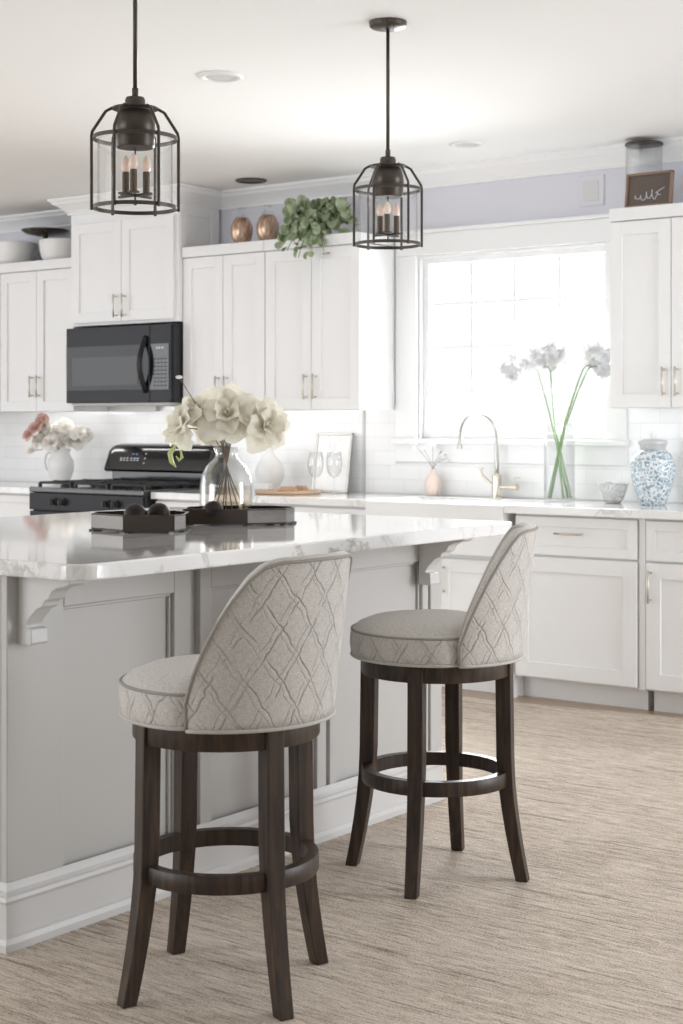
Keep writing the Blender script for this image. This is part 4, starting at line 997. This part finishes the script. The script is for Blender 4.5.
# lattice bowl
BC = Vector((-3.46, 6.85, ZB)); t = thing('lattice_bowl', 'small grey openwork bowl beside the blue and white jar', 'bowl', BC)
bm = nb(); N = 18
def bp(a, v): r = .034+.036*v**.6; return BC+Vector((r*cos(a), r*sin(a), .004+.088*v+.004*sin(6*a)*v))
for k in range(N):
    for s_ in (1, -1): tube(bm, [bp(2*pi*k/N+s_*1.0*v, v) for v in [i/8 for i in range(9)]], .0026, 6)
for v in (0, .33, .66, 1): tube(bm, [bp(2*pi*k/48, v) for k in range(48)], .003, 6, closed=True)
part('lattice', bm, M['ceramic'], t, smooth=True)
bm = nb(); lathe(bm, [(0, .001), (.034, .001), (.036, .005), (0, .006)], BC, 24); part('base', bm, M['greyplate'], t)
# ginger jar
JC = Vector((-3.229, 6.80, ZB)); t = thing('ginger_jar', 'blue and white patterned ginger jar on the right counter', 'jar', JC)
bm = nb(); lathe(bm, [(0, 0), (.060, 0), (.062, .006), (.068, .03), (.084, .075), (.100, .13), (.105, .175), (.098, .215), (.078, .245), (.058, .258), (.055, .262), (0, .262)], JC, 56); part('body', bm, M['jar'], t, smooth=True, autos=50)
bm = nb(); lathe(bm, [(.055, .258), (.060, .262), (.062, .280), (.068, .286), (.068, .300), (.060, .305), (.02, .312), (0, .312)], JC, 48); ld = part('lid', bm, simple('grey_crackle_glaze', (.55, .56, .57), .3), t, smooth=True, autos=40, label='grey crackled lid')
bm = nb(); lathe(bm, [(.016, .311), (.012, .320), (.018, .332), (.014, .342), (0, .345)], JC, 24); part('finial', bm, M['porcelain'], ld, smooth=True)

# ------------------------------------------------------------ on top of the cabinets
ZT = 2.311
def bottle(x, y, lb):
    t = thing('copper_bottle', lb, 'bottle', (x, y, ZT), 'copper mercury glass bottles')
    bm = nb(); lathe(bm, [(0, 0), (.036, 0), (.040, .004), (.056, .03), (.064, .065), (.062, .10), (.048, .135), (.03, .150), (0, .155)], (x, y, ZT), 36); part('body', bm, M['copper'], t, smooth=True)
    bm = nb(); lathe(bm, [(.049, .134), (.035, .158), (.022, .172), (.020, .195), (.026, .205), (.023, .205), (.017, .195)], (x, y, ZT), 30); part('glass_neck', bm, M['glass'], t, smooth=True, label='clear glass neck')
bottle(-5.743, 6.78, 'round copper glass bottle on the cabinet, nearer the microwave cabinet'); bottle(-5.553, 6.78, 'round copper glass bottle on the cabinet, nearer the green plant')
# trailing plant
rr = random.Random(11); PV = Vector((-5.20, 6.745, ZT))
t = thing('trailing_plant', 'green plant with round leaves spilling over the cabinet edge', 'plant', PV)
bm = nb(); lathe(bm, [(0, 0), (.055, 0), (.07, .07), (.072, .075), (.066, .075), (0, .065)], PV, 28); part('pot', bm, M['ceramic'], t, smooth=True)
lf = nb(); stm = nb()
def leaf(p, d, s):
    X, Y, Z = frame_from(d); c = [lf.verts.new(Vector(p)+X*s*cos(a)*.92+Y*s*sin(a)*(1.0)+Z*s*(.22*cos(2*a)+.08)) for a in [2*pi*k/9 for k in range(9)]]; m0 = lf.verts.new(Vector(p)-Z*s*.10)
    for k in range(9): f = lf.faces.new((c[k], c[(k+1) % 9], m0)); f.smooth = True
def spray(tr_, tz, tf, n, sz):
    a = PV+Vector((0, 0, .07)); e = PV+offc(tr_, tf)+Vector((0, 0, tz)); top = max(.12, tz+.04)
    pts = bez(a, (a+e)/2+Vector((0, 0, top*.75)), e, 12); tube(stm, pts, .0022, 5)
    for i in range(n):
        u = .25+.75*i/max(1, n-1); q = pts[min(12, int(u*12))]
        leaf(q+Vector([rr.uniform(-.026, .026) for _ in range(3)]), (rr.uniform(-.6, 1), rr.uniform(-1.3, -.1), rr.uniform(-.2, 1)), sz*rr.uniform(.7, 1.15))
for k in range(26): spray(rr.uniform(-.15, .19), rr.uniform(-.01, .15), rr.uniform(-.14, .04), 8, .034)
for (r, z, f) in ((-.19, -.03, -.12), (-.20, -.01, -.12), (-.14, -.09, -.16), (-.08, -.13, -.17), (-.01, -.12, -.17), (-.16, -.03, -.14), (-.10, -.10, -.17), (-.06, -.075, -.17), (-.02, -.09, -.17), (.03, -.06, -.17), (.055, -.10, -.17), (-.17, -.055, -.16), (0, -.02, -.16), (.20, .06, -.1), (.22, .10, -.02), (.16, .13, -.04), (-.13, .0, -.14), (-.05, .0, -.15), (.04, .0, -.15)): spray(r, z, f, 9, .026)
part('leaves', lf, M['leaf'], t, smooth=True); part('stems', stm, M['stem'], t)
# framed chalk sign with handwriting
t = thing('chalkboard_sign', 'small brown framed chalkboard sign with handwriting on the right wall cabinet', 'sign', (0, 0, 0)); SG = t
def P_(nm_, bm, mt, par, **k): return part(nm_, bm, mt, par, **k)
bm = nb(); w_, h_ = .118, .165
box(bm, -w_, -w_+.012, -.012, .012, 0, h_); box(bm, w_-.012, w_, -.012, .012, 0, h_); box(bm, -w_, w_, -.012, .012, 0, .010); box(bm, -w_, w_, -.012, .012, h_-.012, h_)
P_('frame', bm, M['frameb'], t, bevel=.002)
b_ = P_('board', bx(-w_+.01, w_-.01, -.003, .006, .008, h_-.010), M['chalk'], t)
bm = nb()
def hw(x0, pts, s=1): tube(bm, [(x0+x*s, -.0055, z*s) for x, z in pts],   .0020, 5)
wr = []
for i in range(60):
    u = i/59; x = -.075+.135*u; z = .042+.020*u+.016*sin(u*30)*(1.3 if .45 < u < .8 else .7)+(.006*sin(u*13)); x += .006*cos(u*30)
    wr.append((x, z))
hw(0, wr); hw(0, [(.035, .062), (.055, .075), (.078, .086)])
P_('handwriting', bm, M['text'], b_, label='white looping handwriting')
t.location = (-3.226, 6.745, ZT+.001); t.rotation_euler = (radians(-8), 0, radians(0))
# glass canister behind the sign
CX, CY = -3.315, 6.885; t = thing('glass_canister', 'tall clear glass canister with dark flat lid behind the chalkboard sign', 'canister', (CX, CY, ZT))
bm = nb(); lathe(bm, [(0, .002), (.084, .002), (.087, .008), (.087, .315), (.084, .315), (.084, .010), (0, .008)], (CX, CY, ZT), 40); part('glass_body', bm, M['lantern'], t, smooth=True)
bm = nb(); lathe(bm, [(0, .315), (.088, .315), (.092, .320), (.088, .328), (.03, .334), (0, .335)], (CX, CY, ZT), 40); part('lid', bm, M['bronze'], t, smooth=True, label='dark metal lid')
# white bowls and bronze stand on the far left cabinet
for (x, y, R, h, lb) in ((-7.70, 6.83, .155, .140, 'plain white bowl on the far left cabinet, at the picture edge'), (-7.265, 6.835, .140, .128, 'white ribbed bowl on the far left cabinet, next to the microwave cabinet')):
    pr = [(0, 0), (R*.72, 0), (R*.76, .005)]
    for k in range(1, 9):
        z = h*k/8; pr.append((R*(.78+.22*math.sin(pi/2*k/8)**.6)-(.002 if (k % 2 and 'ribbed' in lb) else 0), z))
    pr += [(R*.97, h+.003), (R*.93, h-.002), (R*.9, h*.5), (R*.7, .012), (0, .010)]
    vase('white_bowl', lb, x, y, pr, M['ceramic'], 'bowl', ZT, 48, 'white bowls on the cabinet')
t = thing('bronze_stand', 'dark bronze shallow dish on a stem behind the white bowls', 'cake stand', (-7.46, 6.88, ZT))
bm = nb(); lathe(bm, [(0, 0), (.07, 0), (.072, .006), (.02, .02), (.012, .04), (.012, .16), (.02, .178), (0, .18)], (-7.46, 6.88, ZT), 32); part('stem', bm, M['bronze'], t, smooth=True)
bm = nb(); lathe(bm, [(0, .176), (.05, .176), (.12, .190), (.150, .208), (.152, .216), (.145, .216), (.11, .200), (0, .190)], (-7.46, 6.88, ZT), 48); part('dish', bm, M['bronzebrown'], t, smooth=True)
